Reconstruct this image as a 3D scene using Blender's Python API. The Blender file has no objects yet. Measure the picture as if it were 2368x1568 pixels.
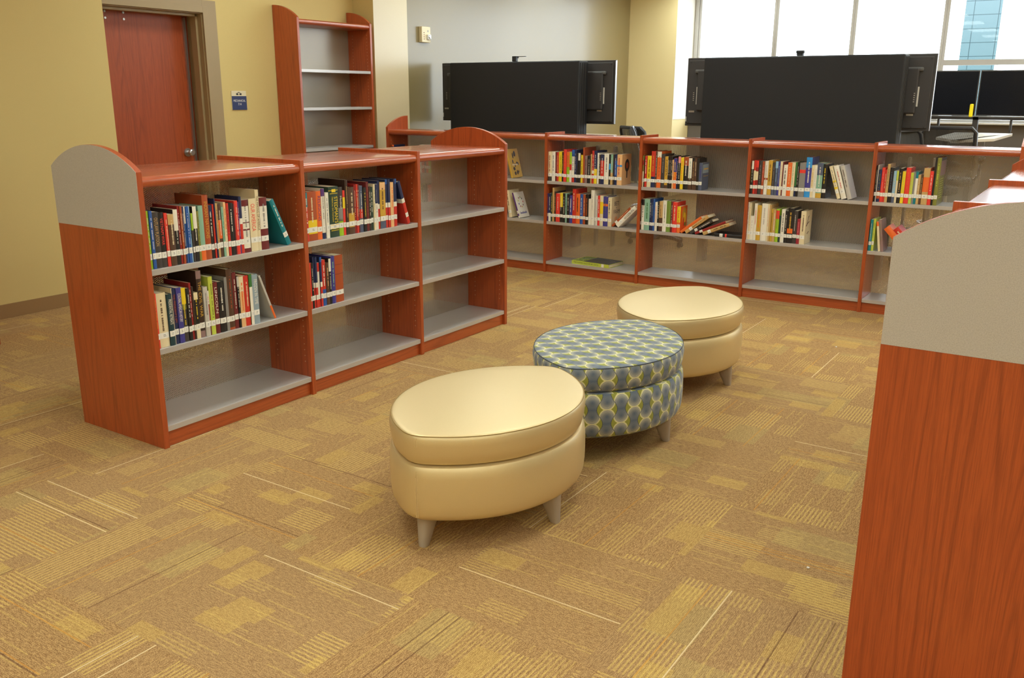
import bpy, bmesh, math, random
from mathutils import Vector, Matrix
random.seed(7)
S_ = bpy.context.scene
COL = S_.collection
PI = math.pi

# ------------------------------------------------------------------ camera
cd = bpy.data.cameras.new('camera'); cam = bpy.data.objects.new('camera', cd); COL.objects.link(cam)
cd.sensor_fit = 'HORIZONTAL'; cd.sensor_width = 36.0; cd.lens = 2067.16 / 2368 * 36
cd.clip_start = 0.05; cd.clip_end = 200
r = Vector((0.833752, 0.552127, 0.003742)); u = Vector((-0.14906, 0.218555, 0.964373)); f = Vector((-0.531638, 0.804605, -0.264521))
cam.matrix_world = Matrix(((r.x, u.x, -f.x, 0), (r.y, u.y, -f.y, 0), (r.z, u.z, -f.z, 1.5524), (0, 0, 0, 1)))
S_.camera = cam

# ------------------------------------------------------------------ world, exposure
vs = S_.view_settings
vs.view_transform = 'Standard'; vs.look = 'None'; vs.gamma = 1.0; vs.use_curve_mapping = False
vs.exposure = 0.1
W = bpy.data.worlds.new('sky'); S_.world = W; W.use_nodes = True
wb = W.node_tree.nodes['Background']
wb.inputs[0].default_value = (0.88, 0.95, 1.0, 1); wb.inputs[1].default_value = 6.0
CEIL_STRENGTH = 10.4
CEIL_COLOR = (0.93, 1.0, 0.92, 1)

# ------------------------------------------------------------------ node helpers
class NT:
    def __init__(s, name):
        s.m = bpy.data.materials.new(name); s.m.use_nodes = True
        s.t = s.m.node_tree; s.n = s.t.nodes; s.n.clear()
        s.out = s.n.new('ShaderNodeOutputMaterial')
    def L(s, a, b): s.t.links.new(a, b)
    def put(s, sock, v):
        if hasattr(v, 'is_output'): s.L(v, sock)
        else: sock.default_value = v
    def M(s, op, a, b=0.0, c=0.0, clamp=False):
        n = s.n.new('ShaderNodeMath'); n.operation = op; n.use_clamp = clamp
        s.put(n.inputs[0], a); s.put(n.inputs[1], b); s.put(n.inputs[2], c); return n.outputs[0]
    def vec(s, x, y, z=0.0):
        n = s.n.new('ShaderNodeCombineXYZ'); s.put(n.inputs[0], x); s.put(n.inputs[1], y); s.put(n.inputs[2], z); return n.outputs[0]
    def pos(s):
        g = s.n.new('ShaderNodeNewGeometry'); x = s.n.new('ShaderNodeSeparateXYZ'); s.L(g.outputs['Position'], x.inputs[0]); return x.outputs
    def obj(s):
        g = s.n.new('ShaderNodeTexCoord'); x = s.n.new('ShaderNodeSeparateXYZ'); s.L(g.outputs['Object'], x.inputs[0]); return x.outputs
    def wn(s, v):
        n = s.n.new('ShaderNodeTexWhiteNoise'); n.noise_dimensions = '3D'; s.L(v, n.inputs['Vector']); return n.outputs['Value']
    def noise(s, v, scale, detail=2.0, rough=0.5, dist=0.0):
        n = s.n.new('ShaderNodeTexNoise'); s.L(v, n.inputs['Vector']); n.inputs['Scale'].default_value = scale
        n.inputs['Detail'].default_value = detail; n.inputs['Roughness'].default_value = rough; n.inputs['Distortion'].default_value = dist
        return n.outputs['Fac']
    def mix(s, fac, a, b):
        n = s.n.new('ShaderNodeMix'); n.data_type = 'RGBA'
        s.put(n.inputs[0], fac); s.put(n.inputs[6], a); s.put(n.inputs[7], b); return n.outputs[2]
    def ramp(s, fac, stops):
        n = s.n.new('ShaderNodeValToRGB'); s.L(fac, n.inputs[0]); e = n.color_ramp.elements
        while len(e) < len(stops): e.new(0.5)
        for k, (p, c) in zip(e, stops): k.position = p; k.color = c
        return n.outputs[0]
    def bsdf(s, **kw):
        b = s.n.new('ShaderNodeBsdfPrincipled')
        for k, v in kw.items(): s.put(b.inputs[k.replace('_', ' ')], v)
        s.L(b.outputs[0], s.out.inputs[0]); s.b = b; return b
    def bump(s, h, strength, dist):
        n = s.n.new('ShaderNodeBump'); s.L(h, n.inputs['Height']); n.inputs['Strength'].default_value = strength
        n.inputs['Distance'].default_value = dist; s.L(n.outputs[0], s.b.inputs['Normal'])

def C(r, g, b): # sRGB 0..255 -> linear
    def q(c):
        c /= 255.0
        return c / 12.92 if c <= 0.04045 else ((c + 0.055) / 1.055) ** 2.4
    return (q(r), q(g), q(b), 1.0)

MATS = {}
def plain(name, col, rough=0.5, metal=0.0, spec=0.5, coat=0.0):
    if name in MATS: return MATS[name]
    t = NT(name); b = t.bsdf(Base_Color=col, Roughness=rough, Metallic=metal)
    b.inputs['Specular IOR Level'].default_value = spec; b.inputs['Coat Weight'].default_value = coat
    MATS[name] = t.m; return t.m
def emis(name, col, st):
    t = NT(name); e = t.n.new('ShaderNodeEmission'); e.inputs[0].default_value = col; e.inputs[1].default_value = st
    t.L(e.outputs[0], t.out.inputs[0]); MATS[name] = t.m; return t.m

def wood(name, axis, base=(172, 74, 31), rough=0.38, coat=0.45):
    t = NT(name); p = t.pos()
    g = {'z': (p[0], p[1], p[2]), 'x': (p[1], p[2], p[0]), 'y': (p[0], p[2], p[1])}[axis]
    a = t.vec(g[0], g[1], t.M('MULTIPLY', g[2], 0.045))
    big = t.noise(a, 7.0, 2.0, 0.45, 0.35)
    ring = t.M('MULTIPLY_ADD', t.M('SINE', t.M('MULTIPLY', big, 95.0)), 0.5, 0.5)
    ring = t.M('MULTIPLY', t.M('POWER', ring, 4.0), t.M('MULTIPLY_ADD', t.noise(a, 21.0, 2.0), 2.2, -0.55, clamp=True))
    a2 = t.vec(g[0], g[1], t.M('MULTIPLY', g[2], 0.022))
    pore = t.noise(a2, 420.0, 2.0, 0.6)
    pore = t.M('MULTIPLY_ADD', pore, 3.5, -1.45, clamp=True)
    b0 = C(*base); dk = C(base[0] * .66, base[1] * .58, base[2] * .55); lt = C(min(255, base[0] * 1.1), base[1] * 1.2, base[2] * 1.3)
    c = t.mix(t.noise(a, 3.0, 2.0), b0, lt)
    c = t.mix(t.M('MULTIPLY', ring, 0.5), c, dk)
    c = t.mix(t.M('MULTIPLY', pore, 0.42), c, dk)
    b = t.bsdf(Base_Color=c, Roughness=rough); b.inputs['Coat Weight'].default_value = coat; b.inputs['Coat Roughness'].default_value = 0.14
    t.bump(pore, 0.12, 0.0006)
    return t.m

WZ = wood('cherry_wood_vertical_grain', 'z'); WX = wood('cherry_wood_grain_along_x', 'x', coat=0.9); WY = wood('cherry_wood_grain_along_y', 'y', coat=0.9)
WDOOR = wood('cherry_door_veneer', 'z', (160, 66, 26), 0.45, 0.15)

def perforated(name, axis):
    t = NT(name); p = t.pos(); s = p[0] if axis == 'x' else p[1]
    cx = t.M('DIVIDE', s, 0.0081); k = t.M('FLOOR', cx)
    par = t.M('MULTIPLY', t.M('FLOORED_MODULO', k, 2.0), 0.5)
    cz = t.M('ADD', t.M('DIVIDE', p[2], 0.0094), par)
    dx = t.M('MULTIPLY', t.M('SUBTRACT', t.M('FRACT', cx), 0.5), 8.1)
    dz = t.M('MULTIPLY', t.M('SUBTRACT', t.M('FRACT', cz), 0.5), 9.4)
    d = t.M('SQRT', t.M('ADD', t.M('MULTIPLY', dx, dx), t.M('MULTIPLY', dz, dz)))
    hole = t.M('LESS_THAN', d, 2.75)
    b = t.n.new('ShaderNodeBsdfPrincipled'); b.inputs['Base Color'].default_value = C(182, 173, 160); b.inputs['Roughness'].default_value = 0.3; b.inputs['Metallic'].default_value = 0.4
    tr = t.n.new('ShaderNodeBsdfTransparent'); mx = t.n.new('ShaderNodeMixShader')
    t.L(hole, mx.inputs[0]); t.L(b.outputs[0], mx.inputs[1]); t.L(tr.outputs[0], mx.inputs[2]); t.L(mx.outputs[0], t.out.inputs[0])
    return t.m
PX = perforated('perforated_metal_x', 'x'); PY = perforated('perforated_metal_y', 'y')
SHELF = plain('satin_grey_metal', C(194, 188, 184), 0.22, 0.25)
LAM = None
def laminate():
    t = NT('speckled_grey_laminate'); p = t.pos(); v = t.vec(p[0], p[1], p[2])
    n = t.noise(v, 420.0, 2.0, 0.7)
    c = t.ramp(n, [(0.3, C(174, 168, 160)), (0.6, C(196, 190, 182))])
    t.bsdf(Base_Color=c, Roughness=0.5); return t.m
LAM = laminate()

def wall_mat(name, col, rough=0.85, coat=0.0):
    t = NT(name); p = t.pos(); v = t.vec(p[0], p[1], t.M('MULTIPLY', p[2], 1.0))
    n = t.noise(v, 160.0, 3.0, 0.6); m = t.noise(v, 1.3, 2.0)
    c = t.mix(t.M('MULTIPLY', n, 0.5), C(*col), C(col[0] * .93, col[1] * .925, col[2] * .9))
    c = t.mix(t.M('MULTIPLY', m, 0.25), c, C(col[0] * .95, col[1] * .95, col[2] * .92))
    b = t.bsdf(Base_Color=c, Roughness=rough); b.inputs['Coat Weight'].default_value = coat; b.inputs['Coat Roughness'].default_value = 0.22; t.bump(n, 0.15, 0.001); return t.m
WALL_Y = wall_mat('yellow_painted_wall', (216, 193, 130))
WALL_P = wall_mat('pale_yellow_pier', (242, 224, 172))  # paler yellow than the other walls
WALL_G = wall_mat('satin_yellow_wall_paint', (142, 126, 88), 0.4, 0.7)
WALL_C = wall_mat('satin_yellow_lit_by_window', (214, 198, 162), 0.4, 0.7)  # same yellow gloss paint, with window sheen put into the paler base colour
WALL_W = wall_mat('white_painted_reveal', (240, 238, 232))

def carpet():
    t = NT('carpet_tiles'); p = t.pos(); T = 0.611
    tx = t.M('DIVIDE', t.M('ADD', p[0], 1.041), T); ty = t.M('DIVIDE', t.M('ADD', p[1], -2.55), T)
    i = t.M('FLOOR', tx); j = t.M('FLOOR', ty); fx = t.M('FRACT', tx); fy = t.M('FRACT', ty)
    par = t.M('FLOORED_MODULO', t.M('ADD', i, j), 2.0); inv = t.M('SUBTRACT', 1.0, par)
    uu = t.M('ADD', t.M('MULTIPLY', fx, inv), t.M('MULTIPLY', fy, par))
    vv = t.M('ADD', t.M('MULTIPLY', fy, inv), t.M('MULTIPLY', fx, par))
    tid = t.M('ADD', t.M('MULTIPLY', i, 17.0), t.M('MULTIPLY', j, 61.0))
    row = t.M('FLOOR', t.M('MULTIPLY', vv, 80.0)); sub = t.M('FRACT', t.M('MULTIPLY', vv, 80.0)); thin = t.M('LESS_THAN', sub, 0.6); even = t.M('MULTIPLY', t.M('FLOORED_MODULO', row, 2.0), t.M('LESS_THAN', sub, 0.85))
    # irregular blocks
    bv = t.M('FLOOR', t.M('ADD', t.M('MULTIPLY', vv, 4.0), t.M('MULTIPLY', t.wn(t.vec(tid, 3.3, 1.0)), 1.0)))
    bu = t.M('FLOOR', t.M('ADD', t.M('MULTIPLY', uu, 2.7), t.M('MULTIPLY', t.wn(t.vec(tid, bv, 2.0)), 3.0)))
    n1 = t.wn(t.vec(tid, bv, t.M('ADD', bu, 40.0)))
    bv2 = t.M('FLOOR', t.M('ADD', t.M('MULTIPLY', vv, 7.0), 0.35))
    bu2 = t.M('FLOOR', t.M('ADD', t.M('MULTIPLY', uu, 4.0), t.M('MULTIPLY', t.wn(t.vec(tid, bv2, 7.0)), 3.0)))
    n2 = t.wn(t.vec(tid, bv2, t.M('ADD', bu2, 90.0)))
    stripe1 = t.M('MULTIPLY', t.M('GREATER_THAN', n1, 0.86), even)
    solid1 = t.M('LESS_THAN', n1, 0.10)
    stripe2 = t.M('MULTIPLY', t.M('GREATER_THAN', n2, 0.86), even)
    solid2 = t.M('LESS_THAN', n2, 0.07)
    rb = t.M('FLOOR', t.M('ADD', t.M('MULTIPLY', uu, 3.0), t.M('MULTIPLY', t.wn(t.vec(tid, row, 5.0)), 3.0)))
    n3 = t.wn(t.vec(tid, row, t.M('ADD', rb, 11.0)))
    sparse = t.M('MULTIPLY', t.M('GREATER_THAN', n3, 0.86), even)
    nl = t.wn(t.vec(tid, row, 77.0))
    inside = t.M('MULTIPLY', t.M('GREATER_THAN', uu, 0.0), 1.0)
    white = t.M('GREATER_THAN', nl, 0.9925); dark = t.M('LESS_THAN', nl, 0.008)
    orange = t.M('MULTIPLY', t.M('GREATER_THAN', nl, 0.972), t.M('LESS_THAN', nl, 0.985))
    # yarn texture
    v3 = t.vec(p[0], p[1], 0.0)
    yn = t.noise(v3, 300.0, 2.0, 0.7); yn2 = t.noise(v3, 95.0, 2.0, 0.6)
    vo = t.n.new('ShaderNodeTexVoronoi'); vo.inputs['Scale'].default_value = 260.0; t.L(v3, vo.inputs['Vector'])
    rib = t.M('MULTIPLY_ADD', t.M('SINE', t.M('MULTIPLY', vv, 2 * PI * 120)), 0.25, 0.75)
    yr = t.noise(t.vec(t.M('MULTIPLY', uu, 30.0), t.M('MULTIPLY', vv, 130.0), tid), 1.0, 2.0, 0.6)
    sp = t.M('ADD', t.M('MULTIPLY_ADD', yn, 4.2, -1.75), t.M('ADD', t.M('MULTIPLY_ADD', yr, 2.4, -1.3), t.M('MULTIPLY', t.M('SUBTRACT', rib, 0.4), 0.6)), clamp=True)
    base = t.mix(sp, C(130, 94, 60), C(210, 172, 116))
    base = t.mix(t.M('MULTIPLY', yn2, 0.35), base, C(158, 120, 74))
    tint = t.wn(t.vec(tid, 9.0, 9.0))
    base = t.mix(t.M('MULTIPLY', tint, 0.28), base, C(166, 138, 104))
    gold = t.mix(sp, C(178, 142, 78), C(216, 182, 108))
    khaki = t.mix(sp, C(164, 140, 88), C(198, 174, 114))
    c = t.mix(t.M('MULTIPLY', t.M('MULTIPLY', solid1, rib), 0.6), base, khaki)
    c = t.mix(t.M('MULTIPLY', t.M('MULTIPLY', solid2, rib), 0.75), c, gold)
    lightf = t.M('MAXIMUM', t.M('MULTIPLY', stripe1, 0.7), t.M('MAXIMUM', t.M('MULTIPLY', stripe2, 0.5), t.M('MULTIPLY', sparse, 0.4)))
    lightf = t.M('MULTIPLY', lightf, t.M('MULTIPLY_ADD', sp, 0.5, 0.5))
    c = t.mix(lightf, c, C(224, 192, 112))
    orange = t.M('MULTIPLY', orange, thin); white = t.M('MULTIPLY', white, thin); dark = t.M('MULTIPLY', dark, thin)
    c = t.mix(t.M('MULTIPLY', orange, 0.6), c, C(206, 146, 60))
    c = t.mix(t.M('MULTIPLY', white, 0.75), c, C(236, 216, 170))
    c = t.mix(t.M('MULTIPLY', dark, 0.6), c, C(94, 58, 44))
    t.bsdf(Base_Color=c, Roughness=0.95); t.b.inputs['Specular IOR Level'].default_value = 0.15
    h = t.M('ADD', t.M('MULTIPLY', yn, 0.7), t.M('MULTIPLY', vo.outputs['Distance'], 0.4)); t.bump(h, 0.55, 0.004)
    return t.m
CARPET = carpet()

def fabric():
    t = NT('ogee_patterned_upholstery'); tc = t.n.new('ShaderNodeTexCoord'); sx = t.n.new('ShaderNodeSeparateXYZ'); t.L(tc.outputs['UV'], sx.inputs[0])
    P = 0.065; V = 0.128
    x = sx.outputs[0]; v = sx.outputs[1]
    m = t.M('ROUND', t.M('DIVIDE', x, 2 * P)); d0 = t.M('ABSOLUTE', t.M('SUBTRACT', x, t.M('MULTIPLY', m, 2 * P)))
    tv = t.M('DIVIDE', v, V)
    h = t.M('MULTIPLY', t.M('ADD', 1.0, t.M('MULTIPLY', t.M('COSINE', t.M('MULTIPLY', tv, 2 * PI)), 0.42)), P / 2)
    odd = t.M('GREATER_THAN', d0, h)
    d = t.M('ADD', t.M('MULTIPLY', d0, t.M('SUBTRACT', 1.0, odd)), t.M('MULTIPLY', t.M('SUBTRACT', P, d0), odd))
    tl = t.M('ADD', tv, t.M('MULTIPLY', odd, 0.5)); tl = t.M('SUBTRACT', tl, t.M('ROUND', tl))
    y = t.M('ABSOLUTE', t.M('MULTIPLY', tl, V))
    yy = t.M('SUBTRACT', y, 0.0325)
    rho = t.M('SQRT', t.M('ADD', t.M('MULTIPLY', d, d), t.M('MULTIPLY', yy, yy)))
    q = t.M('DIVIDE', rho, 0.0365)
    inc = t.M('LESS_THAN', q, 1.0)
    ring = t.M('GREATER_THAN', t.M('FRACT', t.M('MULTIPLY', q, 8.0)), 0.45)
    fade = t.M('POWER', q, 1.2, clamp=True)
    # rings fade out on the side away from the bow
    away = t.M('MULTIPLY_ADD', yy, -20.0, 0.62, clamp=True)
    fan = t.M('MULTIPLY', t.M('MULTIPLY', fade, t.M('MULTIPLY_ADD', ring, 0.8, 0.2)), away)
    edge = t.M('MULTIPLY', t.M('GREATER_THAN', q, 0.86), inc)
    blue = C(88, 103, 124); cream = C(236, 228, 190); green = C(154, 156, 58); line = C(60, 66, 78)
    neck = t.M('GREATER_THAN', y, 0.034)
    c = t.mix(neck, green, blue)
    circ = t.mix(fan, blue, cream); circ = t.mix(t.M('MULTIPLY', edge, t.M('MULTIPLY', away, 0.8)), circ, C(232, 228, 160))
    c = t.mix(inc, c, circ)
    ln = t.M('LESS_THAN', t.M('ABSOLUTE', t.M('SUBTRACT', d0, h)), 0.0011)
    c = t.mix(ln, c, line)
    g = t.noise(tc.outputs['UV'], 900.0, 1.0)
    c = t.mix(t.M('MULTIPLY', g, 0.18), c, C(60, 60, 60))
    t.bsdf(Base_Color=c, Roughness=0.8); t.b.inputs['Sheen Weight'].default_value = 0.2
    return t.m
FABRIC = fabric()
def vinyl():
    t = NT('champagne_metallic_vinyl'); p = t.pos(); v = t.vec(p[0], p[1], t.M('MULTIPLY', p[2], 1.0))
    n = t.noise(v, 350.0, 3.0, 0.6)
    c = t.mix(t.M('MULTIPLY', n, 0.4), C(222, 200, 150), C(206, 182, 130))
    t.bsdf(Base_Color=c, Roughness=0.4, Metallic=0.45); t.b.inputs['Coat Weight'].default_value = 0.15; t.b.inputs['Coat Roughness'].default_value = 0.3
    t.bump(n, 0.08, 0.0005); return t.m
VINYL = vinyl()
THREAD = plain('pale_thread', C(224, 200, 150), 0.8)
LEGM = plain('grey_painted_wood_leg', C(172, 158, 140), 0.5)
RUBBER = plain('black_rubber', C(28, 28, 28), 0.8)
BLACK = plain('black_plastic', C(30, 30, 33), 0.5)
BLACK2 = plain('matte_black_casing', C(56, 53, 53), 0.5)
COVER = plain('black_textured_panel', C(24, 24, 28), 0.6)
SCREEN = plain('dark_glossy_screen', C(6, 8, 18), 0.25, 0, 0.3)
SILVER = plain('silver_metal', C(196, 196, 198), 0.28, 0.9)
PAPER = plain('book_pages', C(236, 224, 192), 0.85)
STICK = plain('white_sticker', C(240, 238, 230), 0.6)
INK = plain('sticker_ink', C(110, 112, 118), 0.7)
FRAMEM = plain('taupe_painted_steel', C(160, 138, 102), 0.42)
BASEM = plain('tan_rubber_base', C(150, 116, 74), 0.6)

# ------------------------------------------------------------------ mesh helpers
class MB:
    def __init__(s): s.v = []; s.f = []; s.mi = []; s.uv = None
    def box(s, x0, x1, y0, y1, z0, z1, m=0):
        b = len(s.v)
        s.v += [(x0, y0, z0), (x1, y0, z0), (x1, y1, z0), (x0, y1, z0), (x0, y0, z1), (x1, y0, z1), (x1, y1, z1), (x0, y1, z1)]
        for q in ((0, 3, 2, 1), (4, 5, 6, 7), (0, 1, 5, 4), (1, 2, 6, 5), (2, 3, 7, 6), (3, 0, 4, 7)):
            s.f.append(tuple(b + k for k in q)); s.mi.append(m)
        return s
    def prism(s, pts, a0, a1, axis='x', m=0):
        """closed 2D polygon swept along an axis; pts are the two remaining coords in xyz order"""
        b = len(s.v); n = len(pts)
        def mk(p, a):
            return {'x': (a, p[0], p[1]), 'y': (p[0], a, p[1]), 'z': (p[0], p[1], a)}[axis]
        s.v += [mk(p, a0) for p in pts] + [mk(p, a1) for p in pts]
        s.f.append(tuple(b + k for k in range(n))[::-1]); s.f.append(tuple(b + n + k for k in range(n))); s.mi += [m, m]
        for k in range(n):
            q = (k + 1) % n; s.f.append((b + k, b + q, b + n + q, b + n + k)); s.mi.append(m)
        return s
    def tube(s, pts, rad, seg=10, m=0, cap=True):
        P = [Vector(p) for p in pts]; R = rad if isinstance(rad, (list, tuple)) else [rad] * len(P)
        b = len(s.v); n = len(P); ref = None
        for k, p in enumerate(P):
            d = (P[min(k + 1, n - 1)] - P[max(k - 1, 0)]).normalized()
            if ref is None: ref = d.orthogonal().normalized()
            ref = (ref - d * ref.dot(d)).normalized(); w = d.cross(ref)
            for a in range(seg):
                t = 2 * PI * a / seg; s.v.append(tuple(p + (ref * math.cos(t) + w * math.sin(t)) * R[k]))
        for k in range(n - 1):
            for a in range(seg):
                c = (a + 1) % seg; s.f.append((b + k * seg + a, b + k * seg + c, b + (k + 1) * seg + c, b + (k + 1) * seg + a)); s.mi.append(m)
        if cap:
            s.f.append(tuple(b + a for a in range(seg))[::-1]); s.f.append(tuple(b + (n - 1) * seg + a for a in range(seg))); s.mi += [m, m]
        return s
    def rings(s, rings, m=0, close=True):
        b = len(s.v); n = len(rings[0])
        for rg in rings: s.v += [tuple(p) for p in rg]
        for k in range(len(rings) - 1):
            for a in range(n):
                c = (a + 1) % n; s.f.append((b + k * n + a, b + k * n + c, b + (k + 1) * n + c, b + (k + 1) * n + a)); s.mi.append(m)
        if close:
            s.f.append(tuple(b + a for a in range(n))[::-1]); s.f.append(tuple(b + (len(rings) - 1) * n + a for a in range(n))); s.mi += [m, m]
        return s
    def build(s, name, mats, parent=None, bevel=0, smooth=False, seg=2):
        me = bpy.data.meshes.new(name); me.from_pydata(s.v, [], s.f)
        for m in (mats if isinstance(mats, (list, tuple)) else [mats]): me.materials.append(m)
        me.polygons.foreach_set('material_index', s.mi)
        bm = bmesh.new(); bm.from_mesh(me); bmesh.ops.recalc_face_normals(bm, faces=bm.faces); bm.to_mesh(me); bm.free()
        if smooth:
            me.polygons.foreach_set('use_smooth', [True] * len(me.polygons))
            try: me.set_sharp_from_angle(angle=math.radians(38))
            except Exception: pass
        o = bpy.data.objects.new(name, me); COL.objects.link(o)
        if parent is not None: o.parent = parent
        if bevel:
            md = o.modifiers.new('bevel', 'BEVEL'); md.width = bevel; md.segments = seg; md.limit_method = 'ANGLE'; md.angle_limit = math.radians(40)
        return o
def tag(o, label, cat, group=None):
    o['label'] = label; o['category'] = cat
    if group: o['group'] = group
    return o
def struct(o): o['kind'] = 'structure'; return o
def thing(name, label, cat, loc=(0, 0, 0), rot=(0, 0, 0), group=None):
    o = bpy.data.objects.new(name, None); COL.objects.link(o); o.location = loc; o.rotation_euler = rot
    o.empty_display_size = 0.1
    return tag(o, label, cat, group)
def sbox(name, m, *a): return struct(MB().box(*a).build(name, m))

_tm = {}
def text_mesh(body):
    """filled lettering, normalised to height 1 and width w; returns verts, faces, w"""
    if body in _tm: return _tm[body]
    cu = bpy.data.curves.new('t', 'FONT'); cu.body = body; cu.resolution_u = 3
    o = bpy.data.objects.new('t', cu); COL.objects.link(o)
    dg = bpy.context.evaluated_depsgraph_get(); dg.update()
    me = bpy.data.meshes.new_from_object(o.evaluated_get(dg))
    V = [tuple(v.co) for v in me.vertices]; F = [tuple(p.vertices) for p in me.polygons]
    bpy.data.objects.remove(o); bpy.data.meshes.remove(me)
    if not V: return None
    x0 = min(v[0] for v in V); x1 = max(v[0] for v in V); y0 = min(v[1] for v in V); y1 = max(v[1] for v in V)
    h = (y1 - y0) or 1
    _tm[body] = ([((v[0] - x0) / h, (v[1] - y0) / h) for v in V], F, (x1 - x0) / h); return _tm[body]
def add_text(mb, body, org, du, dv, length=None, height=None, m=0):
    """org: corner; du: reading direction unit; dv: letter-up unit"""
    V, F, w = text_mesh(body); du = Vector(du); dv = Vector(dv); org = Vector(org)
    sx = (length / w) if length else height
    sy = height if height else sx
    b = len(mb.v)
    for x, y in V: mb.v.append(tuple(org + du * (x * sx) + dv * (y * sy)))
    for fc in F: mb.f.append(tuple(b + k for k in fc)); mb.mi.append(m)

# ------------------------------------------------------------------ setting
XW, XD, YF = -6.40, -6.56, 13.2        # near left wall, door wall, window wall
CEIL = 3.1
sbox('floor', CARPET, -6.80, 5.2, -4.2, 14.3, -0.1, 0.0)
def ceiling_mat():
    t = NT('ceiling_tiles'); p = t.pos(); v = t.vec(p[0], p[1], 0.0)
    a = t.M('FRACT', t.M('DIVIDE', p[0], 0.61)); b = t.M('FRACT', t.M('DIVIDE', p[1], 0.61))
    g = t.M('MAXIMUM', t.M('LESS_THAN', a, 0.03), t.M('LESS_THAN', b, 0.03))
    c = t.mix(g, C(226, 222, 210), C(200, 196, 186)); t.bsdf(Base_Color=c, Roughness=0.9); return t.m
sbox('ceiling', ceiling_mat(), -6.80, 5.2, -4.2, 14.3, CEIL, CEIL + 0.1)
sbox('wall_left', WALL_Y, XW - 0.4, XW, -4.0, 4.178, 0, CEIL)
# door wall with its opening (4.27..5.184, up to 2.195)
w = MB(); w.box(XD - 0.22, XD, 4.18, 4.268, 0, CEIL); w.box(XD - 0.22, XD, 5.186, 7.02, 0, CEIL); w.box(XD - 0.22, XD, 4.268, 5.186, 2.197, CEIL)
struct(w.build('wall_door', WALL_Y))
# pilaster: yellow face toward the camera, room face paled by window sheen in its colour
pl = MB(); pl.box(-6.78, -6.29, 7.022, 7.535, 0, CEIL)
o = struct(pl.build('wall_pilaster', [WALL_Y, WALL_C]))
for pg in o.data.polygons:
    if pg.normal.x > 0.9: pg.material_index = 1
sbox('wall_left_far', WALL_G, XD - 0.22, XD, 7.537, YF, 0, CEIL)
# window wall: yellow pier with a deep white reveal, low wall under the windows
sbox('wall_window', WALL_P, -6.78, -5.777, YF, 14.2, 0, CEIL)
sbox('trim_1', WALL_W, -5.776, -5.772, YF + 0.002, 13.86, 1.178, CEIL - 0.002)
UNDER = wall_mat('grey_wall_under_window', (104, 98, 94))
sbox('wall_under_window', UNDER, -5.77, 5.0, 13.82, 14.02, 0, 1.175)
sbox('trim_2', plain('window_stool', C(205, 200, 190), 0.4), -5.765, 5.0, 13.74, 13.86, 1.178, 1.20)
sbox('wall_right', WALL_Y, 5.0, 5.2, -4.0, 14.2, 0, CEIL)
sbox('wall_back', WALL_Y, -6.4, 5.0, -4.2, -4.0, 0, CEIL)
# baseboards
sbox('baseboard_left', BASEM, XW + 0.001, XW + 0.009, -4.0, 4.17, 0.001, 0.10)
sbox('baseboard_door', BASEM, XD + 0.001, XD + 0.009, 5.34, 7.0, 0.001, 0.10)
sbox('baseboard_far', BASEM, XD + 0.001, XD + 0.009, 7.55, YF - 0.02, 0.001, 0.10)
sbox('baseboard_window', BASEM, -6.54, -5.78, YF - 0.009, YF - 0.001, 0.001, 0.10)

# windows: frame, mullions, transom, panes
GL = NT('window_glass'); gt = GL.n.new('ShaderNodeBsdfTransparent'); gt.inputs[0].default_value = (0.96, 0.985, 1, 1)
gg = GL.n.new('ShaderNodeBsdfGlossy'); gg.inputs['Roughness'].default_value = 0.02; gm = GL.n.new('ShaderNodeMixShader'); gm.inputs[0].default_value = 0.012
GL.L(gt.outputs[0], gm.inputs[1]); GL.L(gg.outputs[0], gm.inputs[2]); GL.L(gm.outputs[0], GL.out.inputs[0]); GLASS = GL.m
ALU = plain('champagne_aluminium_frame', C(190, 186, 182), 0.35, 0.5)
mull = [-5.70, -4.49, -3.37, -2.17, -1.02, 0.13, 1.28, 2.43, 3.58, 4.93]
for k in range(len(mull) - 1):
    a, b = mull[k] + 0.001, mull[k + 1] - 0.001
    fr = MB(); fr.box(a, a + 0.035, 13.88, 13.98, 1.2, 3.08); fr.box(b - 0.035, b, 13.88, 13.98, 1.2, 3.08)
    fr.box(a + 0.035, b - 0.035, 13.88, 13.98, 1.2, 1.235); fr.box(a + 0.035, b - 0.035, 13.88, 13.98, 3.04, 3.08)
    fr.box(a + 0.035, b - 0.035, 13.88, 13.98, 1.948, 2.019)
    o = struct(fr.build('window_%d' % (k + 1), ALU))
    MB().box(a + 0.035, b - 0.035, 13.925, 13.932, 1.235, 1.948).box(a + 0.035, b - 0.035, 13.925, 13.932, 2.019, 3.04).build('pane', GLASS, o)
sbox('trim_3', ALU, -5.771, -5.702, 13.87, 13.98, 1.2, 3.08)

# outside
sbox('ground_outside', plain('pale_concrete_paving', C(206, 204, 198), 0.9), -40, 30, 14.4, 60, -0.6, -0.5)
def teal():
    t = NT('teal_glazed_tiles'); p = t.pos()
    zz = t.M('FRACT', t.M('DIVIDE', p[2], 0.253)); xx = t.M('FRACT', t.M('DIVIDE', t.M('ADD', p[0], 2.66), 0.43))
    g = t.M('MAXIMUM', t.M('LESS_THAN', zz, 0.05), t.M('LESS_THAN', xx, 0.03))
    c = t.mix(g, C(84, 106, 110), C(44, 66, 70)); t.bsdf(Base_Color=c, Roughness=0.25); return t.m
MB().box(-2.81, -2.18, 20.0, 20.6, -0.5, 6.0).build('exterior_column', teal())
tag(bpy.data.objects['exterior_column'], 'teal tiled square column standing outside the right-hand window', 'column')

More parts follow.
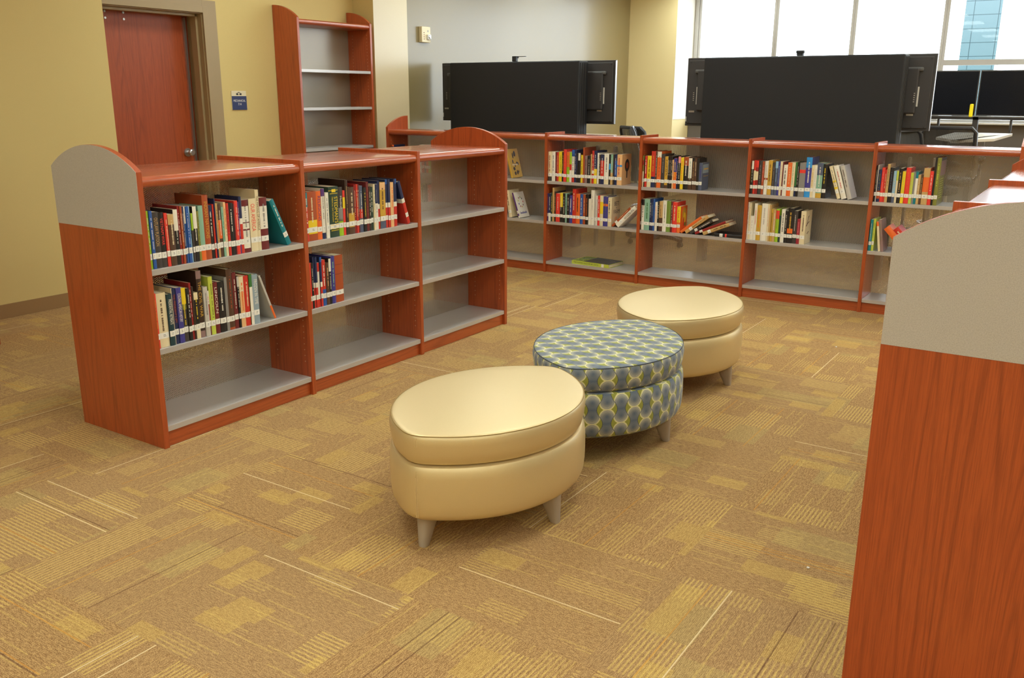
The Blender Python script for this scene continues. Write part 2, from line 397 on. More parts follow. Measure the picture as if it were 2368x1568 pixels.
# door, frame
dw = struct(MB().box(XD - 0.232, XD - 0.19, 4.275, 5.178, 0.008, 2.188).build('door_1', WDOOR, bevel=0.002))
fr = MB()
for a, b in ((4.14, 4.268), (5.186, 5.327)): fr.box(XD + 0.001, XD + 0.014, a, b, 0, 2.299)
fr.box(XD + 0.001, XD + 0.014, 4.268, 5.186, 2.197, 2.299)
fr.box(XD + 0.014, XD + 0.022, 5.186, 5.235, 0, 2.25); fr.box(XD + 0.014, XD + 0.022, 4.22, 4.268, 0, 2.25); fr.box(XD + 0.014, XD + 0.022, 4.268, 5.186, 2.197, 2.25)
struct(fr.build('trim_4', FRAMEM, bevel=0.002))
jb = MB(); jb.box(XD - 0.215, XD + 0.0, 5.1795, 5.1855, 0, 2.19); jb.box(XD - 0.12, XD - 0.05, 5.158, 5.1795, 0, 2.17); jb.box(XD - 0.215, XD, 4.27, 5.18, 2.19, 2.1965)
jb.box(XD - 0.12, XD - 0.05, 4.275, 5.158, 2.168, 2.19)
struct(jb.build('trim_5', FRAMEM, bevel=0.0015))
MB().box(XD - 0.189, XD - 0.170, 5.128, 5.150, 0.01, 2.165).build('weather_strip', SILVER, dw)
kn = MB(); kn.tube([(XD - 0.19, 5.068, 1.05), (XD - 0.178, 5.068, 1.05)], 0.036, 20); kn.tube([(XD - 0.178, 5.068, 1.05), (XD - 0.15, 5.068, 1.05), (XD - 0.14, 5.068, 1.05), (XD - 0.12, 5.068, 1.05), (XD - 0.112, 5.068, 1.05)], [0.016, 0.015, 0.026, 0.029, 0.02], 20)
kn.build('door_knob', SILVER, dw, smooth=True)
MB().box(XD - 0.189, XD - 0.186, 5.105, 5.1275, 1.03, 1.075).build('latch_plate', SILVER, dw)
for y in (4.418, 4.58):
    for z in (2.165, 2.115):
        MB().tube([(XD - 0.19, y, z), (XD - 0.183, y, z)], 0.009, 14).build('bolt_head', SILVER, dw, smooth=True)

# ceiling light troffers
DIFF = emis('lit_diffuser', CEIL_COLOR, CEIL_STRENGTH)
WHITE_ENAMEL = plain('white_enamel', C(230, 230, 228), 0.4)
colw = ['first', 'second', 'third', 'fourth', 'fifth']
ORD = 'first second third fourth fifth sixth seventh eighth ninth tenth eleventh twelfth thirteenth fourteenth fifteenth sixteenth seventeenth eighteenth nineteenth twentieth twenty-first twenty-second twenty-third twenty-fourth twenty-fifth twenty-sixth twenty-seventh twenty-eighth twenty-ninth thirtieth thirty-first thirty-second thirty-third thirty-fourth thirty-fifth thirty-sixth thirty-seventh'.split()
LX = [-5.3, -3.1, -0.9, 1.3, 3.5]; LY = [-2.6, 0.0, 2.6, 5.2, 7.8, 10.4, 12.6]
for a, x in enumerate(LX):
    for b, y in enumerate(LY):
        if a == 0 and b < 3: continue
        t = thing('ceiling_light', 'white recessed ceiling light, %s from the left wall, %s row from the back wall' % (ORD[a], ORD[b]), 'ceiling light', (x, y, CEIL), group='recessed ceiling lights')
        MB().box(-0.32, 0.32, -0.62, -0.6, -0.03, -0.001).box(-0.32, 0.32, 0.6, 0.62, -0.03, -0.001).box(-0.32, -0.3, -0.6, 0.6, -0.03, -0.001).box(0.3, 0.32, -0.6, 0.6, -0.03, -0.001).build('frame', WHITE_ENAMEL, t)
        MB().box(-0.298, 0.298, -0.598, 0.598, -0.02, -0.012).build('diffuser', DIFF, t)

# ------------------------------------------------------------------ bookcases
def arch_double(D, h, rise, n=24):
    R = (D * D / 4 + rise * rise) / (2 * rise); cz = h + rise - R; a = math.asin(D / 2 / R)
    return [(D / 2 + R * math.sin(-a + 2 * a * k / n), cz + R * math.cos(-a + 2 * a * k / n)) for k in range(n + 1)]
def arch_single(D, h, rise, n=14):
    R = (D * D + rise * rise) / (2 * rise); cz = h + rise - R; a = math.asin(min(1, D / R))
    return [(D - R * math.sin(a - a * k / n), cz + R * math.cos(a - a * k / n)) for k in range(n + 1)]
def bookcase(name, label, loc, rot, n, S, D, H, double, levels, cap_near=True, gaxis='y', perf=PY, hb=None, rise=0.102):
    root = thing(name, label, 'bookcase', loc, (0, 0, rot))
    WT = WY if gaxis == 'y' else WX
    hb = hb or H + 0.018; th = 0.0125
    prof = (arch_double(D, hb, rise) if double else arch_single(D, hb, rise))
    poly = [(0, 0)] + prof + [(D, 0)]
    zc = hb - 0.259
    for e in (0, n):
        x0 = e * S - 0.0125 if e else -0.0125
        if e: x0 = e * S - 0.0125
        p = MB().prism(poly, x0, x0 + 0.027, 'x').build('end_panel', WZ, root, bevel=0.0015)
        if cap_near and double:
            cp = [(0.0008, zc)] + [(min(max(a, 0.0008), D - 0.0008), b - 0.0008) for a, b in prof] + [(D - 0.0008, zc)]
            q = (x0 - 0.0014, x0 - 0.0001) if e == 0 else (x0 + 0.0271, x0 + 0.0284)
            MB().prism(cp, q[0], q[1], 'x').build('laminate_cap', LAM, p)
    for k in range(1, n): MB().box(k * S - th, k * S + th, 0, D, 0, hb - 0.003).build('divider', WZ, root, bevel=0.0015)
    sides = [(0, 1)] + ([(D, -1)] if double else [])
    for k in range(n):
        xa = k * S + (0.0147 if k == 0 else 0.0127); xb = (k + 1) * S - 0.0127
        # top board with bullnose edges
        zt = H - 0.004; zb = zt - 0.048; rr = 0.024
        def nose(y0, sgn): return [(y0 + sgn * (rr - rr * math.sin(t)), (zt + zb) / 2 + rr * math.cos(t)) for t in [PI * i / 10 for i in range(11)]]
        if double: poly_t = nose(0.004, 1) + nose(D - 0.004, -1)[::-1]
        else: poly_t = nose(0.004, 1) + [(D - 0.002, zb), (D - 0.002, zt)]
        MB().prism(poly_t, xa, xb, 'x').build('top_board', WT, root, smooth=True)
        ym = D / 2 if double else D - 0.012
        MB().box(xa, xb, ym - 0.0005, ym + 0.0005, 0.1005, zb - 0.001).build('back_panel', perf, root)
        for (y0, sg) in sides:
            ya = y0 + sg * 0.016; yb = ym - sg * 0.002
            MB().box(xa, xb, min(y0 + sg * 0.02, y0 + sg * 0.038), max(y0 + sg * 0.02, y0 + sg * 0.038), 0.0, 0.073).build('kick_plate', WT, root, bevel=0.001)
            for z in levels:
                m = MB(); lo, hi = sorted((ya, yb)); m.box(xa + .001, xb - .001, lo, hi, z - 0.004, z)
                lo, hi = sorted((y0 + sg * 0.006, y0 + sg * 0.016)); m.box(xa + .001, xb - .001, lo, hi, z - 0.026, z)
                m.build('shelf', SHELF, root, bevel=0.0012)
        # shelf pin holes on the inner faces
        for (xf, sg2) in ((xa, 1), (xb, -1)):
            for (y0, sg) in sides:
                m = MB()
                for yy in (y0 + sg * 0.045, ym - sg * 0.06):
                    z = 0.18
                    while z < H - 0.09:
                        if all(abs(z - L + 0.012) > 0.018 for L in levels):
                            m.prism([(yy + 0.0028 * math.cos(a * PI / 3), z + 0.0028 * math.sin(a * PI / 3)) for a in range(6)], xf + (0 if sg2 > 0 else -0.0006), xf + (0.0006 if sg2 > 0 else 0), 'x')
                        z += 0.032
                m.build('pin_hole_row', PINM, root)
    return root
PINM = plain('pale_shelf_pin_sleeve', C(208, 172, 132), 0.5)
XL, YL0, YB, XB = -3.3726, 2.2711, 6.801, -5.970
SL = 0.914; SB = 0.911
LV = [0.10, 0.46, 0.815]
bookcase('double_sided_bookcase', 'three-bay cherry bookcase with arched grey-capped end, left of the ottomans', (XL, YL0 + 0.0125, 0), PI / 2, 3, SL, 0.6275, 1.215, True, LV)
bookcase('double_sided_bookcase', 'large near bookcase end with grey laminate cap at the right edge of the photo', (-0.4038 + 0.6275, 2.2254 + 0.0125, 0), PI / 2, 3, SL, 0.6275, 1.215, True, LV)
bookcase('double_sided_bookcase', 'cherry bookcase cut off by the left edge of the photo', (-5.74, 1.85, 0), PI / 2, 1, SL, 0.6275, 1.215, True, LV)
bookcase('low_back_row_bookcase', 'long low single-sided cherry bookcase row in front of the black display panels', (XB, YB, 0), 0, 6, SB, 0.305, 1.215, False, LV, gaxis='x', perf=PX, rise=0.106)
bookcase('tall_bookcase', 'tall empty cherry bookcase with grey shelves against the yellow wall', (-6.25, 5.975, 0), PI / 2, 1, 0.955, 0.305, 2.20, False, [0.10, 0.43, 0.735, 1.05, 1.423, 1.762], cap_near=False, hb=2.205, rise=0.115)

# ------------------------------------------------------------------ ottomans
def vesica(a, b, rc, off=0.0, n=96):
    """rounded leaf outline; off shrinks it"""
    a2, b2 = a - rc, b - rc; R = (a2 * a2 + b2 * b2) / (2 * b2); rr = max(rc - off, 0.002); c = R - b2
    pts = []
    ang = math.asin(a2 / R)
    for side in (1, -1):
        m = n // 2 - 8
        for k in range(m):
            t = ang - 2 * ang * k / (m - 1); x = (R + rr) * math.cos(t) - c; y = (R + rr) * math.sin(t)
            pts.append((side * x, side * y))
        # tip arc from normal angle of this side to the other
        t0 = -ang; t1 = -(PI - ang)
        for k in range(1, 9):
            t = t0 + (t1 - t0) * k / 9
            pts.append((side * rr * math.cos(t), side * (-a2 + rr * math.sin(t))))
    return pts
def ottoman(label, mat, cx, cy, rot, pattern):
    o = thing('ottoman', label, 'ottoman', (cx, cy, 0), (0, 0, rot), 'leaf-shaped ottomans')
    a, b, rc = 0.478, 0.342, 0.115
    def block(name, prof, top):
        m = MB(); rg = []
        for off, z in prof: rg.append([(x, y, z) for x, y in vesica(a, b, rc, off)])
        m.rings(rg, close=False)
        n = len(rg[0]); base = len(m.v)
        # top dome / bottom lid
        nr = 6
        for which, (off, z) in ((1, prof[-1]), (0, prof[0])):
            prev = [(len(rg) - 1) * n + k for k in range(n)] if which else list(range(n))
            rim = rg[-1] if which else rg[0]
            for q in range(1, nr):
                sc = 1 - q / nr; st = len(m.v)
                zz = z + (top * (1 - sc * sc) if which else 0)
                m.v += [(x * sc, y * sc, zz) for x, y, _ in rim]
                for k in range(n):
                    c = (k + 1) % n; m.f.append((prev[k], prev[c], st + c, st + k)); m.mi.append(0)
                prev = [st + k for k in range(n)]
            m.v.append((0, 0, z + (top if which else 0))); ce = len(m.v) - 1
            for k in range(n):
                c = (k + 1) % n; m.f.append((prev[k], prev[c], ce)); m.mi.append(0)
        ob = m.build(name, mat, o, smooth=True)
        if pattern:
            me = ob.data; uvl = me.uv_layers.new(name='UVMap')
            arc = [0.0]; out = vesica(a, b, rc, 0)
            for k in range(len(out)): p, q = out[k], out[(k + 1) % n]; arc.append(arc[-1] + math.hypot(q[0] - p[0], q[1] - p[1]))
            nz = len(rg) * n
            for pg in me.polygons:
                side = abs(pg.normal.z) < 0.6
                ks = [me.loops[l].vertex_index % n if me.loops[l].vertex_index < nz else -1 for l in pg.loop_indices]
                for l in pg.loop_indices:
                    vi = me.loops[l].vertex_index; co = me.vertices[vi].co
                    if side and vi < nz:
                        k = vi % n; s_ = arc[k]
                        if k == 0 and (n - 1) in ks: s_ = arc[n]
                        uvl.data[l].uv = (s_, co.z)
                    else: uvl.data[l].uv = (co.y + 3.0, co.x + 2.0)
        return ob
    body = block('body', [(0.05, 0.118), (0.024, 0.1215), (0.010, 0.132), (0.003, 0.15), (0, 0.18), (-0.001, 0.22), (0, 0.28), (0.004, 0.309), (0.012, 0.322), (0.03, 0.3285)], 0.0)
    lid = block('seat_lid', [(0.035, 0.3295), (0.020, 0.332), (0.012, 0.341), (0.006, 0.37), (0.002, 0.405), (0.004, 0.424), (0.008, 0.434), (0.012, 0.4385), (0.016, 0.4398), (0.03, 0.4415)], 0.009)
    welt = MB(); ol = vesica(a, b, rc, 0.0085)
    welt.tube([(x, y, 0.4372) for x, y in ol + ol[:1]], 0.0016, 6, cap=False)
    welt.build('welt_seam', plain('dark_seam_' + ('blue' if pattern else 'tan'), C(58, 64, 76) if pattern else C(150, 122, 66), 0.7), lid, smooth=True)
    if not pattern:
        # vertical double-stitched seam near the tips
        for par, z0, z1, of in ((lid, 0.40, 0.43, 0.0015), (body, 0.14, 0.315, -0.0022)):
            st = MB(); ol2 = vesica(a, b, rc, of)
            for kk, fr in ((41, 0.2), (41, 0.75), (89, 0.2), (89, 0.75)):
                p, q = ol2[kk % 96], ol2[(kk + 1) % 96]; ln = math.hypot(q[0] - p[0], q[1] - p[1]); t_ = 0.5 + (fr - 0.5) * min(1.0, 0.014 / ln)
                x, y = p[0] + (q[0] - p[0]) * t_, p[1] + (q[1] - p[1]) * t_; z = z0
                while z < z1: st.box(x - .0009, x + .0009, y - .0009, y + .0009, z, z + 0.003); z += 0.0055
            st.build('stitching', THREAD, par)
    # tapered legs at the two tips and the two sides
    for lx, ly in ((0, -1), (0, 1), (1, 0), (-1, 0)):
        ex, ey = lx * (b - 0.03), ly * (a - 0.045)
        nx, ny = lx, ly; tx, ty = -ly, lx
        m = MB(); rg = []
        for z, wd, dp in ((0.0, 0.015, 0.032), (0.004, 0.017, 0.036), (0.06, 0.022, 0.064), (0.119, 0.028, 0.098)):
            ring = []
            for k in range(16):
                t = 2 * PI * k / 16
                uu = math.copysign(abs(math.cos(t)) ** 0.6, math.cos(t)) * wd; vv = math.copysign(abs(math.sin(t)) ** 0.6, math.sin(t)) * dp / 2
                ring.append((ex + tx * uu - nx * (dp / 2) + nx * vv, ey + ty * uu - ny * (dp / 2) + ny * vv, z))
            rg.append(ring)
        m.rings(rg)
        lg = m.build('leg', LEGM, o, smooth=True)
        MB().tube([(ex - nx * 0.015, ey - ny * 0.015, 0.0), (ex - nx * 0.015, ey - ny * 0.015, 0.003)], 0.012, 12).build('glide', RUBBER, lg)
    return o
ottoman('champagne gold vinyl ottoman nearest the camera, in front of the patterned one', VINYL, -1.845, 2.645, 0.0, False)
ottoman('blue and lime patterned fabric ottoman between the two gold ones', FABRIC, -1.838, 3.604, math.radians(6.7), True)
ottoman('champagne gold vinyl ottoman farthest from the camera, by the back bookcases', VINYL, -1.895, 4.568, math.radians(5.5), False)

# ------------------------------------------------------------------ books
KC = dict(white=(238, 232, 216), cream=(232, 216, 176), red=(206, 52, 38), bred=(232, 62, 50), dred=(150, 34, 34), maroon=(112, 38, 40), orange=(238, 112, 44),
          rust=(172, 78, 38), tan=(202, 164, 104), gold=(206, 162, 58), yellow=(240, 208, 40), lime=(160, 196, 40), green=(62, 120, 60), dgreen=(40, 66, 54), olive=(132, 132, 56),
          sage=(138, 182, 158), teal=(20, 128, 140), dteal=(30, 62, 70), blue=(44, 90, 168), lblue=(150, 190, 216), navy=(34, 44, 84), indigo=(66, 62, 142), purple=(92, 52, 118),
          black=(34, 30, 30), char=(66, 60, 58), gray=(138, 134, 130), brown=(88, 60, 44), dbrown=(62, 44, 36), peach=(236, 186, 130), pink=(232, 140, 140), bgray=(150, 168, 180),
          mauve=(150, 120, 116), slate=(84, 92, 116), sky=(52, 150, 222), olg=(118, 146, 60), crim=(160, 44, 58), lime2=(196, 208, 80), silver=(196, 190, 180))
def bk(k): return plain('book_' + k, C(*KC[k]), 0.45)
GEO = {
'A':'2299,9,254 2308,13,251 2321,16,250 2337,31,243 2368,26,238 2394,17,233 2411,30,226 2441,23,244 2464,11,257 2475,12,255 2487,11,252 2498,8,252 2506,16,251 2522,8,250 2530,11,219 2541,20,248 2561,12,225 2573,26,247 2599,33,292 2632,18,244 2650,10,247 2660,7,271 2667,12,250 2679,19,245 2698,13,230 2711,14,250 2725,15,244 2740,26,243 2766,8,237 2774,20,251 2794,9,244 2803,17,267 2820,40,250 2860,43,252 2903,22,291 2925,47,251',
'B':'2299,17,248 2316,50,245 2366,27,234 2393,4,257 2397,21,253 2418,27,253 2445,24,248 2469,18,243 2487,12,265 2499,10,246 2509,22,215 2531,28,312 2559,25,233 2584,10,211 2594,25,274 2619,26,244 2645,36,242 2681,17,258 2698,33,293 2731,24,272 2755,13,250 2768,27,246 2795,31,245 2826,18,249 2844,35,244',
'C':'3217,21,250 3238,63,252 3301,34,250 3335,26,260 3361,25,238 3386,71,265 3457,35,258 3492,18,238 3510,22,293 3532,46,251 3578,14,262 3592,16,263 3608,13,262 3621,28,252 3649,25,241 3674,20,270 3694,16,243 3710,20,239 3730,15,252 3745,25,251 3770,17,268 3787,47,257 3834,18,271 3852,20,270 3872,28,252 3900,14,270 3914,16,269',
'D':'3219,15,244 3234,15,242 3249,13,270 3262,16,268 3278,18,236 3296,15,264 3311,27,246 3338,24,227 3362,17,246 3379,29,256 3408,61,255',
'F':'-4133,38,251 -4095,34,252 -4061,17,249 -4044,18,250 -4026,12,255 -4014,21,255 -3993,17,252 -3976,29,276 -3947,31,255 -3916,22,254 -3894,26,275 -3868,19,276 -3849,16,249 -3833,21,250 -3812,7,243 -3805,20,235 -3785,17,299 -3768,25,229 -3743,32,230 -3711,13,246 -3698,21,274 -3677,29,275 -3648,18,257 -3630,16,242 -3614,35,246 -3579,43,255 -3536,18,249 -3518,22,250 -3496,13,251 -3483,24,252 -3459,46,253',
'G':'-4145,22,243 -4123,25,244 -4098,14,254 -4084,20,296 -4064,16,265 -4048,41,249 -4007,29,256 -3978,26,254 -3952,17,255 -3935,27,248 -3908,30,241 -3878,35,298 -3843,40,258 -3803,30,256 -3773,24,257 -3749,30,259 -3719,23,223 -3696,34,298 -3662,17,265 -3645,13,254 -3632,23,255 -3609,32,256 -3577,45,251 -3532,36,246',
'H':'-3232,20,252 -3212,8,235 -3204,20,251 -3184,36,252 -3148,37,291 -3111,15,292 -3096,37,290 -3059,32,271 -3027,28,253 -2999,13,256 -2986,11,257 -2975,14,257 -2961,13,230 -2948,25,243 -2923,11,247 -2912,23,258 -2889,26,251 -2863,41,257 -2822,30,254 -2792,20,252 -2772,20,251 -2752,19,249 -2733,29,215',
'I':'-3234,15,248 -3219,26,254 -3193,49,256 -3144,18,259 -3126,14,260 -3112,15,261 -3097,22,236 -3075,16,243 -3059,32,247 -3027,34,254 -2993,37,252 -2956,17,252 -2939,39,248 -2900,30,215',
'J':'-2319,11,229 -2308,18,250 -2290,17,254 -2273,20,252 -2253,29,252 -2224,17,249 -2207,30,252 -2177,31,259 -2146,21,242 -2125,21,253 -2104,16,251 -2088,18,254 -2070,9,250 -2061,31,230 -2030,31,249 -1999,25,251 -1974,15,252 -1959,17,252 -1942,46,251 -1896,43,293 -1853,21,237 -1832,20,238 -1812,42,256 -1770,30,248',
'K':'-2323,22,289 -2301,14,285 -2287,26,186 -2261,23,283 -2238,34,271 -2204,47,286 -2157,15,287 -2142,13,280 -2129,17,250 -2112,22,249 -2090,25,253 -2065,16,202 -2049,29,253 -2020,21,242 -1999,43,265 -1956,32,247 -1924,24,190 -1900,38,249',
'L':'-1409,20,254 -1389,7,260 -1382,22,225 -1360,20,242 -1340,14,227 -1326,19,268 -1307,27,244 -1280,19,223 -1261,15,224 -1246,24,242 -1222,22,223 -1200,32,249 -1168,20,216 -1148,13,222 -1135,17,223 -1118,18,204 -1100,14,209 -1086,41,252 -1045,24,232 -1021,14,325 -1007,25,325',
'M':'-1409,28,226 -1381,17,233',
'N':'-5945,26,250 -5620,30,240 -5588,24,262 -5560,30,235 -5528,22,250 -5504,28,244 -5474,25,240',
'O':'-5600,26,240 -5572,22,250 -5548,30,236 -5516,24,250 -5490,28,240 -5460,24,246',
}
